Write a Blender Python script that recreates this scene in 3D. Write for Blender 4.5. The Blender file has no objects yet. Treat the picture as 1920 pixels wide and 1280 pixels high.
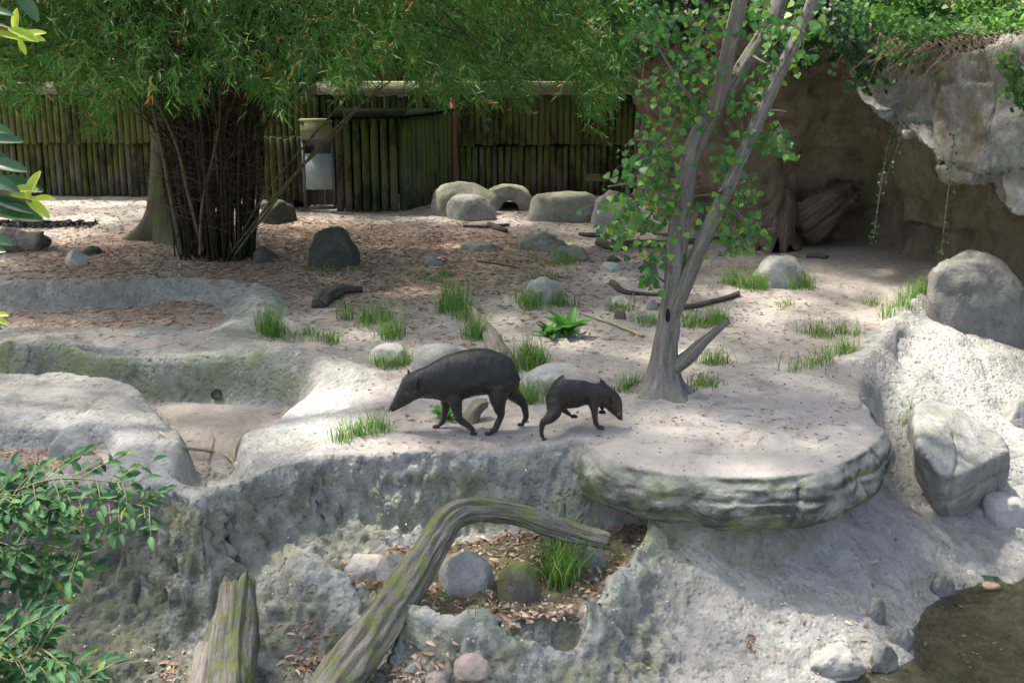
import bpy, bmesh, math, random
import numpy as np
from mathutils import Vector, Matrix
R = math.radians
rng = np.random.default_rng(7)
random.seed(7)
sc = bpy.context.scene
COL = sc.collection

# ------------------------------------------------------------------ camera, sky, sun, exposure
HC, PITCH, FPX = 3.9, R(15.5), 2318.0
cam_d = bpy.data.cameras.new('camera'); cam = bpy.data.objects.new('camera', cam_d); COL.objects.link(cam)
cam.location = (0, 0, HC); cam.rotation_euler = (R(90) - PITCH, 0, 0)
cam_d.sensor_width = 36; cam_d.lens = 36 * FPX / 1920; cam_d.clip_start = 0.05; cam_d.clip_end = 1000
sc.camera = cam
SUN_EL, SUN_AZ = R(64), R(-62)          # azimuth from +Y towards +X of the direction TO the sun
SUNV = np.array([math.cos(SUN_EL) * math.sin(SUN_AZ), math.cos(SUN_EL) * math.cos(SUN_AZ), math.sin(SUN_EL)])
w = bpy.data.worlds.new('World'); sc.world = w; w.use_nodes = True
nt = w.node_tree
sky = nt.nodes.new('ShaderNodeTexSky'); sky.sky_type = 'NISHITA'; sky.sun_disc = False
sky.sun_elevation = SUN_EL; sky.sun_rotation = SUN_AZ; sky.air_density = 0.85; sky.dust_density = 5.0; sky.ozone_density = 0.2
bg = nt.nodes['Background']; bg.inputs[1].default_value = 0.15
nt.links.new(sky.outputs[0], bg.inputs[0])
sd = bpy.data.lights.new('sun', 'SUN'); sd.energy = 2.7; sd.angle = R(2.2); sd.color = (1, .95, .86)
so = bpy.data.objects.new('sun', sd); COL.objects.link(so); so.location = (-10, 0, 30)
so.rotation_euler = Vector(SUNV).to_track_quat('Z', 'Y').to_euler()
sc.view_settings.view_transform = 'Standard'; sc.view_settings.look = 'None'
sc.view_settings.exposure = 1.7; sc.view_settings.gamma = 1.0
sc.cycles.use_adaptive_sampling = True; sc.cycles.adaptive_threshold = .04; sc.cycles.max_bounces = 5; sc.cycles.diffuse_bounces = 3; sc.cycles.glossy_bounces = 2; sc.cycles.transmission_bounces = 4; sc.cycles.transparent_max_bounces = 4

# ------------------------------------------------------------------ layout helpers
ct, st = math.cos(PITCH), math.sin(PITCH)
def ray(px, py):
    a = (px - 960) / FPX; b = -(py - 640) / FPX
    return np.array([a, ct + b * st, -st + b * ct])
def P(px, py, z):
    d = ray(px, py); t = (z - HC) / d[2]; return np.array([0, 0, HC]) + d * t
def D(px, py, y):
    d = ray(px, py); return np.array([0, 0, HC]) + d * (y / d[1])
def ppm(p):
    return FPX / (p[1] * ct + (HC - p[2]) * st)

def proj(p):
    dz = p[:, 2] - HC; dep = p[:, 1] * ct - dz * st; up = p[:, 1] * st + dz * ct
    return 960 + FPX * p[:, 0] / dep, 640 - FPX * up / dep
GAPS = [(1790, 690, 150, 190), (1690, 600, 80, 60), (1870, 900, 90, 110), (600, 775, 120, 85), (680, 720, 80, 36), (270, 790, 90, 22), (1000, 560, 60, 16), (1080, 640, 50, 22), (1000, 640, 40, 16), (700, 625, 60, 14), (940, 412, 60, 8), (1420, 600, 70, 20), (150, 410, 90, 14), (700, 460, 40, 8), (1200, 660, 60, 14), (1330, 820, 90, 22), (820, 870, 60, 12), (1480, 850, 60, 16), (880, 455, 50, 8), (560, 440, 40, 7), (1080, 450, 50, 8), (800, 545, 60, 10), (940, 600, 60, 14), (620, 520, 40, 8), (1150, 520, 50, 8), (300, 395, 60, 8), (60, 560, 80, 12), (120, 700, 70, 14), (400, 820, 50, 20)]  # image ellipses kept sunlit; crown leaves that would shade them are left out
def in_gaps(p):
    q = p - SUNV / SUNV[2] * p[:, 2:3]; a_, b_ = proj(q); m_ = np.zeros(len(p), bool)
    for a, b, rx, ry in GAPS: m_ |= ((a_ - a) / rx) ** 2 + ((b_ - b) / ry) ** 2 < 1
    return m_

# ------------------------------------------------------------------ noise
_lat = (np.random.default_rng(3).uniform(-1, 1, (64, 64, 64)) * .62).astype(np.float32).ravel()
def perlin(p):
    p = np.asarray(p, np.float32); fl = np.floor(p); f = p - fl; i = fl.astype(np.int32) & 63
    u = f * f * (3 - 2 * f); x, y, z = u[..., 0], u[..., 1], u[..., 2]
    x0 = i[..., 0] << 12; x1 = ((i[..., 0] + 1) & 63) << 12; y0 = i[..., 1] << 6; y1 = ((i[..., 1] + 1) & 63) << 6; z0 = i[..., 2]; z1 = (z0 + 1) & 63
    q = lambda a, b: (lambda c, d: c + (d - c) * z)(_lat[a + b + z0], _lat[a + b + z1])
    c0 = q(x0, y0); c0 = c0 + (q(x0, y1) - c0) * y
    c1 = q(x1, y0); c1 = c1 + (q(x1, y1) - c1) * y
    return c0 + (c1 - c0) * x
def fbm(p, oct=4, gain=.5, off=0.):
    p = np.asarray(p, float) + off; s = 0; a = 1.
    for _ in range(oct):
        s = s + a * perlin(p); p = p * 2.03 + 11.7; a *= gain
    return s
def ridged(p, oct=3, off=0.):
    p = np.asarray(p, float) + off; s = 0; a = 1.
    for _ in range(oct):
        s = s + a * (1 - 2 * np.abs(perlin(p)) * 1.6); p = p * 2.1 + 5.3; a *= .5
    return s
def sstep(a, b, x):
    t = np.clip((x - a) / (b - a), 0, 1); return t * t * (3 - 2 * t)

# ------------------------------------------------------------------ mesh helpers
OFF = {}
def mesh_np(name, V, F, attrs=None, uv=None, smooth=True):
    V = np.asarray(V, np.float32); me = bpy.data.meshes.new(name)
    if isinstance(F, np.ndarray):
        k = F.shape[1]; n = len(F); loops = F.astype(np.int32).ravel()
        starts = np.arange(0, n * k, k, dtype=np.int32)
    else:
        loops = np.array([i for f in F for i in f], np.int32)
        ln = np.array([len(f) for f in F]); starts = np.concatenate([[0], np.cumsum(ln)[:-1]]).astype(np.int32); n = len(F)
    me.vertices.add(len(V)); me.vertices.foreach_set('co', V.ravel())
    me.loops.add(len(loops)); me.loops.foreach_set('vertex_index', loops)
    me.polygons.add(n); me.polygons.foreach_set('loop_start', starts)
    me.update(calc_edges=True)
    if smooth: me.polygons.foreach_set('use_smooth', np.ones(n, bool))
    for k2, v in (attrs or {}).items():
        v = np.asarray(v, np.float32)
        if v.ndim == 1:
            a = me.attributes.new(k2, 'FLOAT', 'POINT'); a.data.foreach_set('value', v)
        else:
            a = me.attributes.new(k2, 'FLOAT_COLOR', 'POINT')
            if v.shape[1] == 3: v = np.concatenate([v, np.ones((len(v), 1), np.float32)], 1)
            a.data.foreach_set('color', v.ravel())
    if uv is not None:
        l = me.uv_layers.new(name='UVMap'); l.data.foreach_set('uv', np.asarray(uv, np.float32)[loops].ravel())
    me.validate(); return me
def tag(o, label=None, cat=None, group=None, kind=None):
    if label: o['label'] = label
    if cat: o['category'] = cat
    if group: o['group'] = group
    if kind: o['kind'] = kind
    return o
def link(name, me, mat=None, parent=None, loc=None):
    o = bpy.data.objects.new(name, me); COL.objects.link(o)
    if mat is not None and not me.materials: me.materials.append(mat)
    if parent is not None: o.parent = parent
    if loc is not None: o.location = loc
    return o
def thing(name, loc, label, cat, group=None):
    o = bpy.data.objects.new(name, None); COL.objects.link(o); o.location = tuple(loc); o.empty_display_size = .1
    OFF[o.name] = np.array(loc, float); return tag(o, label, cat, group)
def build(name, V, F, mat, parent=None, attrs=None, uv=None, smooth=True, label=None, cat=None, group=None, kind=None, origin=None):
    """world-space verts -> an object; origin at its base (or at the parent's origin)"""
    V = np.asarray(V, float)
    if parent is not None: org = OFF[parent.name]
    elif origin is not None: org = np.array(origin, float)
    else: org = np.array([V[:, 0].mean(), V[:, 1].mean(), V[:, 2].min()])
    o = link(name, mesh_np(name, V - org, F, attrs, uv, smooth), mat, parent, None if parent is not None else tuple(org))
    OFF[o.name] = org
    return tag(o, label, cat, group, kind)
def spline(pts, n):
    pts = np.asarray(pts, float); m = len(pts)
    if m == 2: return pts[0] + (pts[1] - pts[0]) * np.linspace(0, 1, n)[:, None]
    t = np.linspace(0, m - 1 - 1e-9, n); i = t.astype(int); f = (t - i)[:, None]
    g = lambda k: pts[np.clip(k, 0, m - 1)]
    p0, p1, p2, p3 = g(i - 1), g(i), g(i + 1), g(i + 2)
    return .5 * (2 * p1 + (p2 - p0) * f + (2 * p0 - 5 * p1 + 4 * p2 - p3) * f**2 + (3 * p1 - p0 - 3 * p2 + p3) * f**3)
def tube(pts, rad, ns=8, n=None, rough=0., rfreq=3., seed=0., flute=0., caps=True):
    n = n or max(2, len(pts)); c = spline(pts, n)
    r = np.interp(np.linspace(0, 1, n), np.linspace(0, 1, len(rad)), rad) if len(rad) != n else np.array(rad, float)
    T = np.gradient(c, axis=0); T /= np.linalg.norm(T, axis=1)[:, None] + 1e-9
    u = np.cross(T[0], [0, 0, 1.]);  u = np.cross(T[0], [1., 0, 0]) if np.linalg.norm(u) < .05 else u
    us = []
    for k in range(n):
        u = u - T[k] * u.dot(T[k]); u /= np.linalg.norm(u); us.append(u)
    us = np.array(us); vs = np.cross(T, us)
    a = np.linspace(0, 2 * math.pi, ns + 1); L = np.concatenate([[0], np.cumsum(np.linalg.norm(np.diff(c, axis=0), axis=1))])
    dirs = us[:, None] * np.cos(a)[None, :, None] + vs[:, None] * np.sin(a)[None, :, None]
    rr = np.repeat(r[:, None], ns + 1, 1)
    if rough:
        q = np.stack([np.cos(a)[None] * 1.2 + 0 * L[:, None], np.sin(a)[None] * 1.2 + 0 * L[:, None], L[:, None] * rfreq + 0 * a[None]], -1)
        rr = rr * (1 + rough * fbm(q, 3, .55, seed))
    if flute:
        q = np.stack([np.cos(a)[None] * 4 + 0 * L[:, None], np.sin(a)[None] * 4 + 0 * L[:, None], L[:, None] * .8 + 0 * a[None]], -1)
        rr = rr * (1 + flute * ridged(q, 2, seed))
    rr[:, -1] = rr[:, 0]
    V = (c[:, None] + dirs * rr[..., None]).reshape(-1, 3)
    uv = np.stack([a[None] * r.mean() + 0 * L[:, None], L[:, None] + 0 * a[None]], -1).reshape(-1, 2)
    m = ns + 1; k, j = np.meshgrid(np.arange(n - 1), np.arange(ns), indexing='ij'); k = k.ravel(); j = j.ravel()
    F = np.stack([k * m + j, k * m + j + 1, (k + 1) * m + j + 1, (k + 1) * m + j], 1).tolist()
    if caps:
        for e, o in ((0, -1), (n - 1, 1)):
            ci = len(V); V = np.vstack([V, c[e] + T[e] * o * r[e] * .18]); uv = np.vstack([uv, [0, L[e]]])
            for j in range(ns):
                x, y = e * m + j, e * m + j + 1
                F.append([ci, y, x] if e == 0 else [ci, x, y])
    return V, F, uv
def join(parts):
    V = []; F = []; U = []; k = 0
    for p in parts:
        V.append(p[0]); F += [[i + k for i in f] for f in p[1]]; U.append(p[2] if len(p) > 2 else np.zeros((len(p[0]), 2))); k += len(p[0])
    return np.vstack(V), F, np.vstack(U)
def box(x0, x1, y0, y1, z0, z1):
    V = np.array([[x, y, z] for z in (z0, z1) for y in (y0, y1) for x in (x0, x1)], float)
    return V, [[0, 2, 3, 1], [4, 5, 7, 6], [0, 1, 5, 4], [2, 6, 7, 3], [0, 4, 6, 2], [1, 3, 7, 5]], np.zeros((8, 2))
def frames(d, nrm):
    d = d / (np.linalg.norm(d, axis=1)[:, None] + 1e-9)
    s = np.cross(d, nrm); s /= np.linalg.norm(s, axis=1)[:, None] + 1e-9
    return np.stack([d, s, np.cross(s, d)], 2)        # columns: along, side, up
def instances(tv, tf, pos, M, scl):
    """copies of a small template joined into one array"""
    tv = np.asarray(tv, float); N = len(pos)
    scl = np.asarray(scl, float); scl = np.repeat(scl[:, None], 3, 1) if scl.ndim == 1 else scl
    V = np.einsum('nij,nkj->nki', M, tv[None] * scl[:, None]) + pos[:, None]
    F = np.asarray(tf)[None] + (np.arange(N) * len(tv))[:, None, None]
    return V.reshape(-1, 3), F.reshape(-1, np.asarray(tf).shape[1])
def rdir(n, g=rng):
    v = g.normal(size=(n, 3)); return v / np.linalg.norm(v, axis=1)[:, None]
LEAF2 = (np.array([[0,0,0],[.38,.5,.10],[1,0,-.06],[.38,-.5,.10]]), np.array([[0,2,1],[0,3,2]]))
LEAF4 = (np.array([[0,0,0],[.28,.42,.09],[.65,.36,.07],[1,0,-.1],[.65,-.36,.07],[.28,-.42,.09],[.5,0,0]]),
         np.array([[0,6,1],[1,6,2],[2,6,3],[3,6,4],[4,6,5],[5,6,0]]))
HEART = (np.array([[0,0,0],[.0,.30,.05],[.22,.52,.08],[.5,.42,.06],[1,0,-.12],[.5,-.42,.06],[.22,-.52,.08],[.0,-.30,.05],[.45,0,0]]),
         np.array([[0,8,1],[1,8,2],[2,8,3],[3,8,4],[4,8,5],[5,8,6],[6,8,7],[7,8,0]]))

# ------------------------------------------------------------------ materials
class N:
    def __init__(s, name):
        s.m = bpy.data.materials.new(name); s.m.use_nodes = True; s.t = s.m.node_tree
        s.b = s.t.nodes['Principled BSDF']; s.out = s.t.nodes['Material Output']
    def n(s, ty, **kw):
        x = s.t.nodes.new('ShaderNode' + ty)
        for k, v in kw.items(): setattr(x, k, v)
        return x
    def set(s, sock, v):
        if isinstance(v, bpy.types.NodeSocket): s.t.links.new(v, sock)
        elif isinstance(v, (tuple, list)) and len(v) == 3 and sock.type == 'RGBA': sock.default_value = (*v, 1)
        else: sock.default_value = v
    def noise(s, vec, scale, detail=4, rough=.55, dist=0.):
        x = s.n('TexNoise'); s.set(x.inputs['Vector'], vec); x.inputs['Scale'].default_value = scale
        x.inputs['Detail'].default_value = detail; x.inputs['Roughness'].default_value = rough; x.inputs['Distortion'].default_value = dist
        return x.outputs['Fac']
    def vor(s, vec, scale, feat='F1', out='Distance'):
        x = s.n('TexVoronoi', feature=feat); s.set(x.inputs['Vector'], vec); x.inputs['Scale'].default_value = scale; return x.outputs[out]
    def mapr(s, v, a, b, c=0., d=1.):
        x = s.n('MapRange'); x.clamp = True; s.set(x.inputs[0], v)
        for i, q in enumerate((a, b, c, d)): x.inputs[i + 1].default_value = q
        return x.outputs[0]
    def mix(s, f, a, b, mode='MIX'):
        x = s.n('Mix', data_type='RGBA', blend_type=mode); s.set(x.inputs[0], f); s.set(x.inputs[6], a); s.set(x.inputs[7], b); return x.outputs[2]
    def math(s, op, a, b=0.):
        x = s.n('Math', operation=op); s.set(x.inputs[0], a); s.set(x.inputs[1], b); return x.outputs[0]
    def ramp(s, v, stops):
        x = s.n('ValToRGB'); s.set(x.inputs[0], v); e = x.color_ramp.elements
        while len(e) < len(stops): e.new(.5)
        for k, (p, c) in enumerate(stops): e[k].position = p; e[k].color = (*c, 1)
        return x.outputs[0]
    def attr(s, name, ch=None):
        x = s.n('Attribute', attribute_name=name)
        if ch is None: return x.outputs['Fac']
        y = s.n('SeparateColor'); s.t.links.new(x.outputs['Color'], y.inputs[0]); return y.outputs[ch]
    def pos(s): return s.n('NewGeometry').outputs['Position']
    def nz(s):
        x = s.n('SeparateXYZ'); s.t.links.new(s.n('NewGeometry').outputs['Normal'], x.inputs[0]); return x.outputs[2]
    def pz(s):
        x = s.n('SeparateXYZ'); s.t.links.new(s.pos(), x.inputs[0]); return x.outputs[2]
    def objc(s): return s.n('TexCoord').outputs['Object']
    def rnd(s): return s.n('ObjectInfo').outputs['Random']
    def vscale(s, v, sc3):
        x = s.n('Mapping'); s.set(x.inputs[0], v); x.inputs['Scale'].default_value = sc3; return x.outputs[0]
    def done(s, col, rough=.9, bump=None, bs=.4, bd=.02, spec=.25, normal_extra=None):
        s.set(s.b.inputs['Base Color'], col); s.set(s.b.inputs['Roughness'], rough); s.b.inputs['Specular IOR Level'].default_value = spec
        if bump is not None:
            x = s.n('Bump'); x.inputs['Strength'].default_value = bs; x.inputs['Distance'].default_value = bd; s.set(x.inputs['Height'], bump)
            s.t.links.new(x.outputs[0], s.b.inputs['Normal'])
        return s.m

def m_terrain():
    s = N('terrain'); p = s.pos()
    rock = s.attr('m1', 0); moss = s.attr('m1', 1); lit = s.attr('m1', 2)
    dark = s.attr('m2', 0); pale = s.attr('m2', 1); wet = s.attr('m2', 2)
    n1 = s.noise(p, 1.1, 6, .6); n2 = s.noise(p, 9, 6, .65); n3 = s.noise(p, 60, 4, .7); n4 = s.noise(p, 3.3, 5, .6, .6)
    soil = s.ramp(s.math('ADD', s.math('MULTIPLY', n1, .5), s.math('MULTIPLY', n2, .5)),
                  [(.3, (.215, .188, .162)), (.46, (.335, .303, .272)), (.6, (.42, .386, .35)), (.75, (.51, .475, .435))])
    soil = s.mix(s.mapr(n3, .52, .68, 0, .6), soil, (.20, .17, .145))
    soil = s.mix(s.mapr(s.noise(p, 160, 2, .6), .6, .7, 0, .6), soil, (.12, .10, .085))
    litc = s.ramp(s.noise(p, 34, 4, .7, .8), [(.3, (.18, .12, .085)), (.48, (.35, .25, .185)), (.62, (.48, .38, .305)), (.78, (.58, .49, .415))])
    soil = s.mix(s.mapr(s.math('ADD', lit, s.math('MULTIPLY', s.math('SUBTRACT', n2, .5), 1.3)), .3, .62), soil, litc)
    rk = s.ramp(s.math('ADD', s.math('MULTIPLY', n4, .6), s.math('MULTIPLY', n2, .4)),
                [(.28, (.155, .15, .13)), (.45, (.28, .272, .243)), (.58, (.365, .358, .325)), (.75, (.46, .452, .42))])
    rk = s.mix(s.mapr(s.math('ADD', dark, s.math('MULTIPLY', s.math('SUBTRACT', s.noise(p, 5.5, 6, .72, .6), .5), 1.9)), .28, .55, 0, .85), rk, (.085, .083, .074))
    rk = s.mix(s.mapr(n3, .55, .68, 0, .65), rk, (.11, .108, .095))
    rk = s.mix(s.mapr(s.noise(p, 150, 2, .6), .58, .7, 0, .5), rk, (.09, .088, .08))
    rk = s.mix(s.mapr(s.vor(p, 55), .0, .16, .45, 0), rk, (.62, .61, .58))
    col = s.mix(s.mapr(s.math('ADD', rock, s.math('MULTIPLY', s.math('SUBTRACT', n2, .5), .6)), .35, .65), soil, rk)
    col = s.mix(s.math('MULTIPLY', pale, s.mapr(n2, .25, .6, .3, .85)), col, (.54, .525, .495))
    mossf = s.mapr(s.math('ADD', moss, s.math('SUBTRACT', s.noise(p, 3.7, 6, .72), .5)), .30, .62, 0, .75)
    col = s.mix(mossf, col, s.mix(n2, (.13, .155, .045), (.26, .29, .13)))
    col = s.mix(wet, col, (.085, .078, .042))
    h = s.math('ADD', s.math('MULTIPLY', s.noise(p, 14, 6, .68), 1.), s.math('MULTIPLY', s.math('MULTIPLY', rock, s.mapr(s.vor(p, 16), 0, .45)), .55))
    h = s.math('ADD', h, s.math('MULTIPLY', n3, .22))
    return s.done(col, .93, h, 1., .035, .2)
def m_rock(name, c0, c1, c2, moss=.3, mosscol=(.10, .13, .04), scale=1., bs=.6, dust=0., stain=None, lip=False):
    s = N(name); p = s.pos()
    n1 = s.noise(p, 2.6 * scale, 6, .6, .4); n2 = s.noise(p, 13 * scale, 7, .7); n3 = s.noise(p, 70 * scale, 3, .7)
    col = s.ramp(s.math('ADD', s.math('MULTIPLY', n1, .55), s.math('MULTIPLY', n2, .45)), [(.3, c0), (.5, c1), (.7, c2)])
    col = s.mix(s.mapr(n3, .55, .72, 0, .5), col, tuple(.45 * q for q in c0))
    mf = s.mapr(s.math('ADD', s.math('MULTIPLY', s.noise(p, 4.5 * scale, 6, .7), 1.), s.math('MULTIPLY', s.nz(), .12)), .72 - .5 * moss, .92 - .4 * moss, 0, min(1, .35 + moss))
    col = s.mix(mf, col, s.mix(n2, mosscol, tuple(min(1, 2.1 * q) for q in mosscol)))
    if stain:
        col = s.mix(s.mapr(s.noise(s.vscale(p, (1, 1, .45)), 1.3, 6, .65, .8), .5, .66, 0, .85), col, stain)
        col = s.mix(s.mapr(s.noise(s.vscale(p, (1.6, 1.6, .3)), 2.2, 6, .7, .5), .55, .7, 0, .8), col, (.045, .045, .035))
    if lip:   # algae growing on the steep rim
        f_ = s.math('MULTIPLY', s.mapr(s.nz(), .75, .25), s.mapr(s.noise(s.vscale(p, (1, 1, 2.2)), 2.4, 6, .7, .5), .33, .5, 0, .88))
        col = s.mix(f_, col, s.mix(s.mapr(n1, .45, .6), (.05, .052, .04), (.13, .15, .06)))
    if dust:
        col = s.mix(s.math('MULTIPLY', s.mapr(s.nz(), .75, .97), s.mapr(n2, .2, .5, .5, dust)), col, s.mix(n1, (.30, .268, .237), (.45, .413, .375)))
    h = s.math('ADD', n2, s.math('MULTIPLY', s.mapr(s.vor(p, 20 * scale), 0, .4), .4))
    return s.done(col, .92, h, bs, .025, .2)
def m_wood(name, c0, c1, c2, moss=0., mosscol=(.12, .14, .03), gs=26., bs=.8, mossz=None):
    s = N(name); uv = s.n('UVMap').outputs[0]; p = s.pos()
    gr = s.noise(s.vscale(uv, (gs, gs * .09, 1)), 1., 6, .65, 1.2); n2 = s.noise(p, 5, 5, .6); n3 = s.noise(p, 40, 4, .7)
    col = s.ramp(s.math('ADD', s.math('MULTIPLY', gr, .75), s.math('MULTIPLY', n3, .25)), [(.3, c0), (.48, c1), (.68, c2)])
    col = s.mix(s.mapr(n2, .5, .7, 0, .35), col, tuple(.6 * q for q in c1))
    if moss:
        f = s.mapr(s.math('ADD', s.noise(p, 4.2, 6, .7), s.math('MULTIPLY', s.nz(), .08)), .75 - .5 * moss, .88 - .4 * moss, 0, .9)
        col = s.mix(f, col, s.mix(n3, mosscol, tuple(2.2 * q for q in mosscol)))
    return s.done(col, .9, s.math('ADD', gr, s.math('MULTIPLY', n3, .25)), bs, .02, .2)
def m_leaf(name, stops, trans=.35, rough=.5, spec=.3, attr='var', vein=False):
    s = N(name)
    v = s.attr(attr) if attr else s.rnd()
    col = s.ramp(v, stops)
    col = s.mix(s.mapr(s.noise(s.pos(), 30, 2), .3, .7, 0, .3), col, s.mix(.5, col, (.02, .03, .01)))
    s.set(s.b.inputs['Base Color'], col); s.b.inputs['Roughness'].default_value = rough; s.b.inputs['Specular IOR Level'].default_value = spec
    t = s.n('BsdfTranslucent'); s.set(t.inputs[0], s.mix(.5, col, s.mix(1., col, (1.5, 1.7, .6), 'MULTIPLY')))
    mx = s.n('MixShader'); mx.inputs[0].default_value = trans
    s.t.links.new(s.b.outputs[0], mx.inputs[1]); s.t.links.new(t.outputs[0], mx.inputs[2]); s.t.links.new(mx.outputs[0], s.out.inputs[0])
    return s.m
def m_plain(name, c, rough=.7, var=.3, scale=20, spec=.3, metal=0., bs=.2):
    s = N(name); n = s.noise(s.pos(), scale, 5, .65)
    s.b.inputs['Metallic'].default_value = metal
    return s.done(s.mix(s.mapr(n, .35, .7), c, tuple(q * (1 - var) for q in c)), rough, n, bs, .01, spec)

M = {}
M['terrain'] = m_terrain()
M['rock'] = m_rock('grey_rock', (.17, .165, .15), (.30, .295, .27), (.42, .41, .38), .25, (.11, .125, .05))
M['slab'] = m_rock('slab_rock', (.22, .21, .195), (.38, .37, .345), (.50, .485, .455), .28, (.12, .14, .05), dust=.9)
M['slab2'] = m_rock('lip_rock', (.17, .163, .148), (.30, .292, .268), (.42, .405, .375), .34, (.11, .13, .045), dust=.9, lip=True)
M['dark_rock'] = m_rock('dark_rock', (.035, .037, .033), (.075, .077, .068), (.14, .14, .125), .4, (.05, .07, .02))
M['grey_dark'] = m_rock('dusky_rock', (.09, .09, .085), (.18, .178, .165), (.28, .275, .255), .25, (.09, .10, .04))
M['pale_rock'] = m_rock('pale_rock', (.30, .28, .24), (.44, .42, .37), (.54, .52, .47), .12, (.16, .18, .07))
M['mossy_rock'] = m_rock('mossy_rock', (.14, .135, .115), (.27, .26, .23), (.37, .36, .32), .42, (.095, .115, .04))
M['moss_dark'] = m_rock('dark_mossy_rock', (.05, .048, .035), (.11, .105, .08), (.19, .18, .145), .6, (.07, .085, .02))
M['brown_rock'] = m_rock('brown_rock', (.10, .075, .055), (.19, .15, .115), (.28, .23, .18), .2, (.10, .11, .04))
M['pink_rock'] = m_rock('pink_rock', (.26, .20, .165), (.38, .31, .26), (.46, .40, .35), .05)
M['cave'] = m_rock('cave_wall', (.11, .082, .055), (.20, .155, .108), (.27, .215, .155), .34, (.085, .09, .035), .45, 1., stain=(.10, .095, .045))
M['cliff'] = m_rock('cliff_rock', (.11, .11, .10), (.25, .25, .232), (.38, .38, .36), .14, (.12, .11, .05), .6, 1., stain=(.16, .125, .065))
M['log'] = m_wood('weathered_log', (.085, .07, .055), (.22, .19, .155), (.36, .325, .28), .25, (.10, .115, .03))
M['log_moss'] = m_wood('mossy_log', (.04, .036, .028), (.15, .137, .112), (.30, .28, .24), .45, (.09, .11, .025), 34, 1.)
M['old_log'] = m_wood('rotten_log', (.035, .024, .017), (.13, .095, .07), (.26, .20, .15), .08, (.10, .09, .03), 22, 1.)
M['dark_wood'] = m_wood('dark_driftwood', (.03, .025, .02), (.085, .072, .06), (.17, .15, .13), .05)
M['pale_wood'] = m_wood('pale_stick', (.20, .155, .11), (.36, .30, .22), (.48, .42, .33))
M['bark'] = m_wood('tree_bark', (.06, .052, .042), (.165, .15, .128), (.30, .285, .255), .36, (.085, .10, .045), 22, 1.)
M['bark_dark'] = m_wood('mossy_bark', (.035, .03, .02), (.075, .065, .045), (.12, .11, .08), .55, (.045, .065, .015), 14)
M['culm'] = m_wood('bamboo_culm', (.014, .014, .007), (.038, .034, .017), (.085, .071, .036), 0, gs=40, bs=.2)  # darkened so the colour carries the leaf shade inside the clump
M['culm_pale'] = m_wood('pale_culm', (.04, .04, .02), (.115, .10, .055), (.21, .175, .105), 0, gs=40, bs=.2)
M['twig'] = m_plain('twig', (.17, .13, .09), .8)
M['twig_green'] = m_plain('green_stem', (.11, .115, .05), .6)

# ------------------------------------------------------------------ terrain height field
def pw(lst, z=0.):
    return np.array([P(a, b, z)[:2] for a, b in lst])
def seg_dist(X, Y, poly, closed):
    X = X.astype(np.float32); Y = Y.astype(np.float32)
    d = np.full(X.shape, 1e12, np.float32); inside = np.zeros(X.shape, bool); n = len(poly)
    for i in range(n if closed else n - 1):
        a = poly[i].astype(np.float32); b = poly[(i + 1) % n].astype(np.float32); e = b - a
        dx = X - a[0]; dy = Y - a[1]
        t = np.clip((dx * e[0] + dy * e[1]) / (e @ e + 1e-9), 0, 1)
        d = np.minimum(d, (dx - t * e[0]) ** 2 + (dy - t * e[1]) ** 2)
        if closed:
            c = ((a[1] > Y) != (b[1] > Y)) & (dx < e[0] * dy / (e[1] if abs(e[1]) > 1e-9 else 1e-9)); inside ^= c
    d = np.sqrt(d)
    return np.where(inside, -d, d) if closed else d
def smooth_poly(p, n=3):
    q = np.vstack([p, p[:1]]); return spline(np.c_[q, np.zeros(len(q))], n * len(p))[:-1, :2]

EDGE_PX = [(-900, 905), (-200, 890), (0, 896), (150, 905), (290, 915), (360, 938), (405, 925), (445, 905), (520, 876), (640, 852), (800, 846), (1050, 838),
           (1120, 852), (1250, 872), (1400, 878), (1510, 866), (1585, 830), (1620, 778), (1622, 715), (1648, 668), (1690, 600), (1730, 560), (1790, 520), (1850, 490), (2000, 470)]
edge = spline(np.c_[pw(EDGE_PX), np.zeros(len(EDGE_PX))], 60)[:, :2]
PLATEAU = np.vstack([edge, [[40, 17], [80, 200], [-80, 200], [-80, edge[0, 1]]]])
LOW_PX = [(-300,1000,-.5),(-300,1280,-1.2),(0,1000,-.55),(150,1040,-.62),(300,1095,-.78),(60,1130,-.95),(200,1180,-1.0),(100,1270,-1.15),(350,1190,-1.05),(380,1270,-1.15),
  (470,1060,-.68),(560,1045,-.62),(640,1062,-.6),(560,1130,-.75),(600,1200,-1.0),(520,1270,-1.15),(700,1270,-1.15),(650,1015,-.62),(800,1000,-.66),(1000,985,-.66),(1200,978,-.62),
  (1130,1080,-.6),(900,1150,-.58),(760,1150,-.58),(1090,1140,-.6),(760,1235,-1.05),(900,1245,-1.08),(1080,1240,-1.05),(1180,1180,-.9),(1250,1030,-.62),(1350,1000,-.55),(1300,1110,-.85),
  (1450,1080,-.88),(1550,1150,-1.08),(1400,1200,-1.08),(1250,1270,-1.14),(1500,1270,-1.22),(1640,1150,-1.15),(1690,1220,-1.27),(1600,960,-.62),(1500,930,-.42),(1700,1060,-1.08),(1780,1090,-1.25),
  (1690,920,-.8),(1660,800,-.5),(1650,730,-.25),(1730,740,-.3),(1750,620,-.1),(1830,700,-.4),(1910,640,-.35),(1900,780,-.75),(1800,800,-.6),(1900,950,-1.05),(1850,1040,-1.2),(1900,1090,-1.27),
  (1800,1160,-1.5),(1900,1200,-1.6),(1850,1280,-1.6),(1740,1270,-1.42),(2100,700,-.6),(2100,1100,-1.4),(2200,900,-1.0)]
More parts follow.
